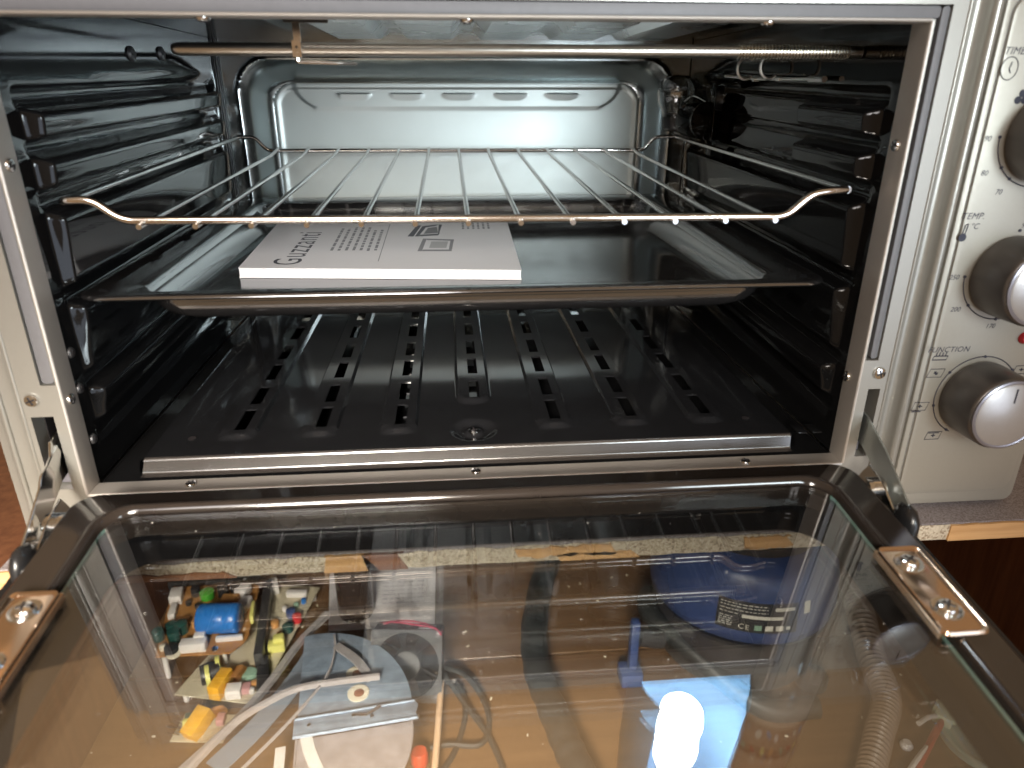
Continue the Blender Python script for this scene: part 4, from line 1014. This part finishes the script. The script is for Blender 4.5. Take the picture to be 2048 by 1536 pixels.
lb = vlabel("rating_label", -126, -80, .108, .1425, LABELB, VC, .0006)
vlabel("blank_field", -112, -89, .1245, .1285, LABELW, lb, .0011); vlabel("blank_field", -94, -82.5, .1350, .1385, LABELW, lb, .0011)
rb = random.Random(4)
for z in (.1385, .1355, .1315, .1275, .1225, .1200, .1175, .1150, .1125):
    mb = MB(); a = -124.5; e = -98 if z > .13 else (-114 if z > .123 else -117)
    while a < e: w = rb.uniform(.9, 2.8); mb.grid([[onbody(q, zz, .0011) for zz in (z, z + .0012)] for q in (a, min(e, a + w))]); a += w + .7
    obj("label_print", mb, LABELP, lb, kind="stuff")
def label_text(t, a, z, s):
    p = onbody(a, z, .0012); t1 = (onbody(a + .5, z, .0012) - p).normalized(); t2 = (onbody(a, z + .004, .0012) - p).normalized()
    M = Matrix((t1, t2, t1.cross(t2))).transposed().to_4x4(); M.translation = p; text_mesh("label_lettering", t, s, M, LABELW, lb, spacing=1.25)
label_text("CE", -113.5, .1115, .0085)
vlabel("label_symbol", -104.5, -100.5, .1115, .1175, SAGE, lb, .0011); vlabel("label_symbol", -98.6, -94.2, .1115, .1175, LABELW, lb, .0011); vlabel("label_symbol", -92.6, -88.2, .1115, .1175, LABELW, lb, .0011); vlabel("label_symbol", -86.6, -84.2, .1125, .1165, LABELW, lb, .0011)
vlabel("white_mark", -76, -72, .128, .142, LABELW, VC, .0008)
mb = MB(); mb.box(.1700, .1800, .2500, .2620, FL + .018, FL + .085); mb.box(.1610, .1860, .2430, .2680, FL, FL + .018); obj("caster_post", mb, VBLUE, VC, bevel=.003)
mb = MB(); mb.tube([VT @ Vector((-.10, -.04, .05)), (.180, .258, FL + .060)], .010, 12); obj("caster_arm", mb, VDARK, VC)
mb = MB(); mb.tube(smooth_path([(.215, .340, FL + .05), (.205, .300, FL + .055), (.235, .255, FL + .045), (.300, .195, FL + .014), (.36, .190, FL + .013)], 8), .012, 14)
obj("flex_hose", mb, HOSE, VC)
obj("foot_caster", MB().lathe([(.012, 0), (.017, .003), (.017, .016), (.010, .02)], 20, Matrix.Translation((.375, .232, FL))), BLACKM, VC)
mb = MB(); hp = smooth_path([(.1300, .52, -.400), (.1192, .4795, -.400), (.0935, .4153, -.400), (.0716, .323, -.400), (.0684, .2597, -.400), (.0751, .2169, -.400), (.0849, .1659, -.400), (.092, .1337, -.400), (.105, .08, -.400)], 12)
mb.tube(hp, .0155, 16, rf=lambda t: .0155 + .0006 * math.sin(t * 520))
obj("suction_hose", mb, HOSE, None, label="thick black suction hose curving over the floor left of the vacuum", category="hose")
# tan ribbed hose ------------------------------------------------------------------
rp = smooth_path([(.4720, .345, -.370), (.4640, .300, -.380), (.4470, .243, -.393), (.4330, .187, -.397), (.4010, .1450, -.398), (.3636, .0993, -.398), (.33, .06, -.398)], 110)
obj("ribbed_hose", MB().tube(rp, .02, 18, rf=lambda t: (.0155 - .0045 * t) + .0017 * math.sin(t * 2 * math.pi * 58)), RIB, None, ang=80, label="tan corrugated hose lying at the right of the vacuum cleaner", category="hose")
# connector with wires, pale lid ----------------------------------------------------
CN = thing("wire_connector", "pale green plug with red and white wires in the right corner", "connector", (.49, .17, FL + .01))
mb = MB(); mb.M = Matrix.Translation((.4930, .1720, FL + .016)) @ Matrix.Rotation(R(42), 4, 'Z'); mb.box(-.020, .020, -.0085, .0085, -.006, .006); mb.box(-.012, .004, -.0115, .0115, -.005, .005); obj("plug_body", mb, CONN, CN, bevel=.0012)
for i, (m, pts) in enumerate(((WDARK, [(.5310, .2280, -.405), (.5150, .2050, -.402), (.5050, .1870, -.404)]), (WDARK, [(.5180, .2240, -.405), (.4970, .2000, -.402), (.5030, .1840, -.404)]), (WRED, [(.5480, .1950, -.405), (.5250, .1870, -.402), (.5070, .1840, -.404)]),
        (WRED, [(.4790, .1600, -.404), (.4580, .1430, -.400), (.4300, .1180, -.405), (.395, .085, -.41)]), (WRED, [(.4760, .1560, -.404), (.4450, .1290, -.400), (.4050, .0950, -.405), (.38, .07, -.41)]), (WWHITE, [(.4800, .1660, -.404), (.4600, .1570, -.395), (.4430, .1480, -.392)]), (WWHITE, [(.4400, .1270, -.400), (.4180, .1120, -.400), (.395, .095, -.404)]))):
    mb = MB(); mb.tube(smooth_path(pts, 8), .0026 if m is not WDARK else .0018, 8); obj("wire", mb, m, CN)
obj("white_bead", MB().lathe([(.001, 0), (.0055, .001), (.0065, .004), (.004, .008)], 14, Matrix.Translation((.4330, .1440, FL))), WHITEP, CN)
obj("round_lid", MB().lathe([(.001, 0), (.040, 0), (.043, .002), (.043, .009), (.040, .010), (.038, .006), (.001, .005)], 40, Matrix.Translation((.5180, .1430, FL))), LID, None, label="round pale green lid under the wire connector", category="lid")
# scraps of sawdust and chips on the floor
mb = MB(); rq = random.Random(21)
for k in range(160):
    x, y = rq.uniform(-.40, .52), rq.uniform(.08, .5); s_ = rq.uniform(.0006, .0018)
    mb.M = rotM((x, y, FL), rq.uniform(0, 180)); mb.box(-s_, s_, -s_ * .5, s_ * .5, 0, s_ * .6)
obj("wood_crumbs", mb, CREAMW, None, kind="stuff")

# ================================================================ THINGS ON TOP OF THE OVEN (seen mirrored in the door glass)
TOP = .2470
LP = thing("desk_lamp", "lit lamp with a pale blue shade, mirrored in the door glass", "lamp", (.19, .16, TOP))
obj("lamp_base", MB().lathe([(.045, TOP), (.047, TOP + .003), (.044, TOP + .010), (.010, TOP + .014)], 36, Matrix.Translation((.19, .20, 0))), DKGREY, LP)
obj("lamp_post", MB().tube(fillet([(.19, .20, TOP + .01), (.19, .20, TOP + .33), (.186, .06, TOP + .33), (.186, .06, TOP + .279)], .03), .005, 12), DKGREY, LP)
shade_m = pm("pale_blue_enamel_shade", (.38, .62, .82), .35, var=.05)
mb = MB(); ST = Matrix.Translation((.186, .060, 0))
sh_prof = ((.049, .325), (.052, .340), (.051, .440), (.046, .515), (.012, .530))
for off in (0, .0012): mb.grid([[ST @ Vector(((r + off) * math.cos(R(a)), (r + off) * math.sin(R(a)), z + off)) for a in lin(-42, 222, 40)] for r, z in sh_prof])
obj("lamp_shade", mb, shade_m, LP, ang=60)
obj("light_bulb", MB().lathe([(.001, .378), (.011, .3805), (.0195, .389), (.0215, .402), (.019, .418), (.0125, .438), (.010, .450)], 32, ST), pm("lit_bulb", (1, 1, 1), .5, emit=(.93, .98, 1.0, 60.)), LP)
obj("bulb_cap", MB().lathe([(.010, .450), (.0115, .452), (.0115, .500), (.009, .520)], 20, ST), CHROME, LP)
TN = thing("storage_tin", "tan tin with a picture band, standing beside the lamp", "tin", (.272, .085, TOP))
TT = Matrix.Translation((.278, .078, 0))
obj("tin_body", MB().lathe([(.036, TOP), (.037, TOP + .003), (.037, .505), (.035, .508)], 48, TT), pm("tan_tin", (.62, .48, .35), .4, var=.06), TN)
mb = MB(); mb.loft([[TT @ Vector((.0373 * math.cos(2 * math.pi * k / 48), .0373 * math.sin(2 * math.pi * k / 48), z)) for k in range(48)] for z in (.395, .447)]); bd = obj("picture_band", mb, pm("brown_band", (.30, .15, .09), .4), TN)
rb = random.Random(2); cols = [RED, LABELW, PALEY, BLUE, ORNG, WHITEP, SAGE, KNOBRING]
for k in range(26):
    a = -175 + (k // 2) * 13 + rb.uniform(-2, 2); z = (.4085 if k % 2 else .4335) + rb.uniform(-.003, .003); w, hh = rb.uniform(2.5, 5), rb.uniform(.003, .007)
    P = []
    for q in range(12):
        t = 2 * math.pi * q / 12; ph = R(a + w * math.cos(t)); P.append(TT @ Vector((.0376 * math.cos(ph), .0376 * math.sin(ph), z + hh * math.sin(t + .4 * (k % 3)))))
    obj("sticker", MB().add(P, [tuple(range(12))]), cols[k % len(cols)], bd)
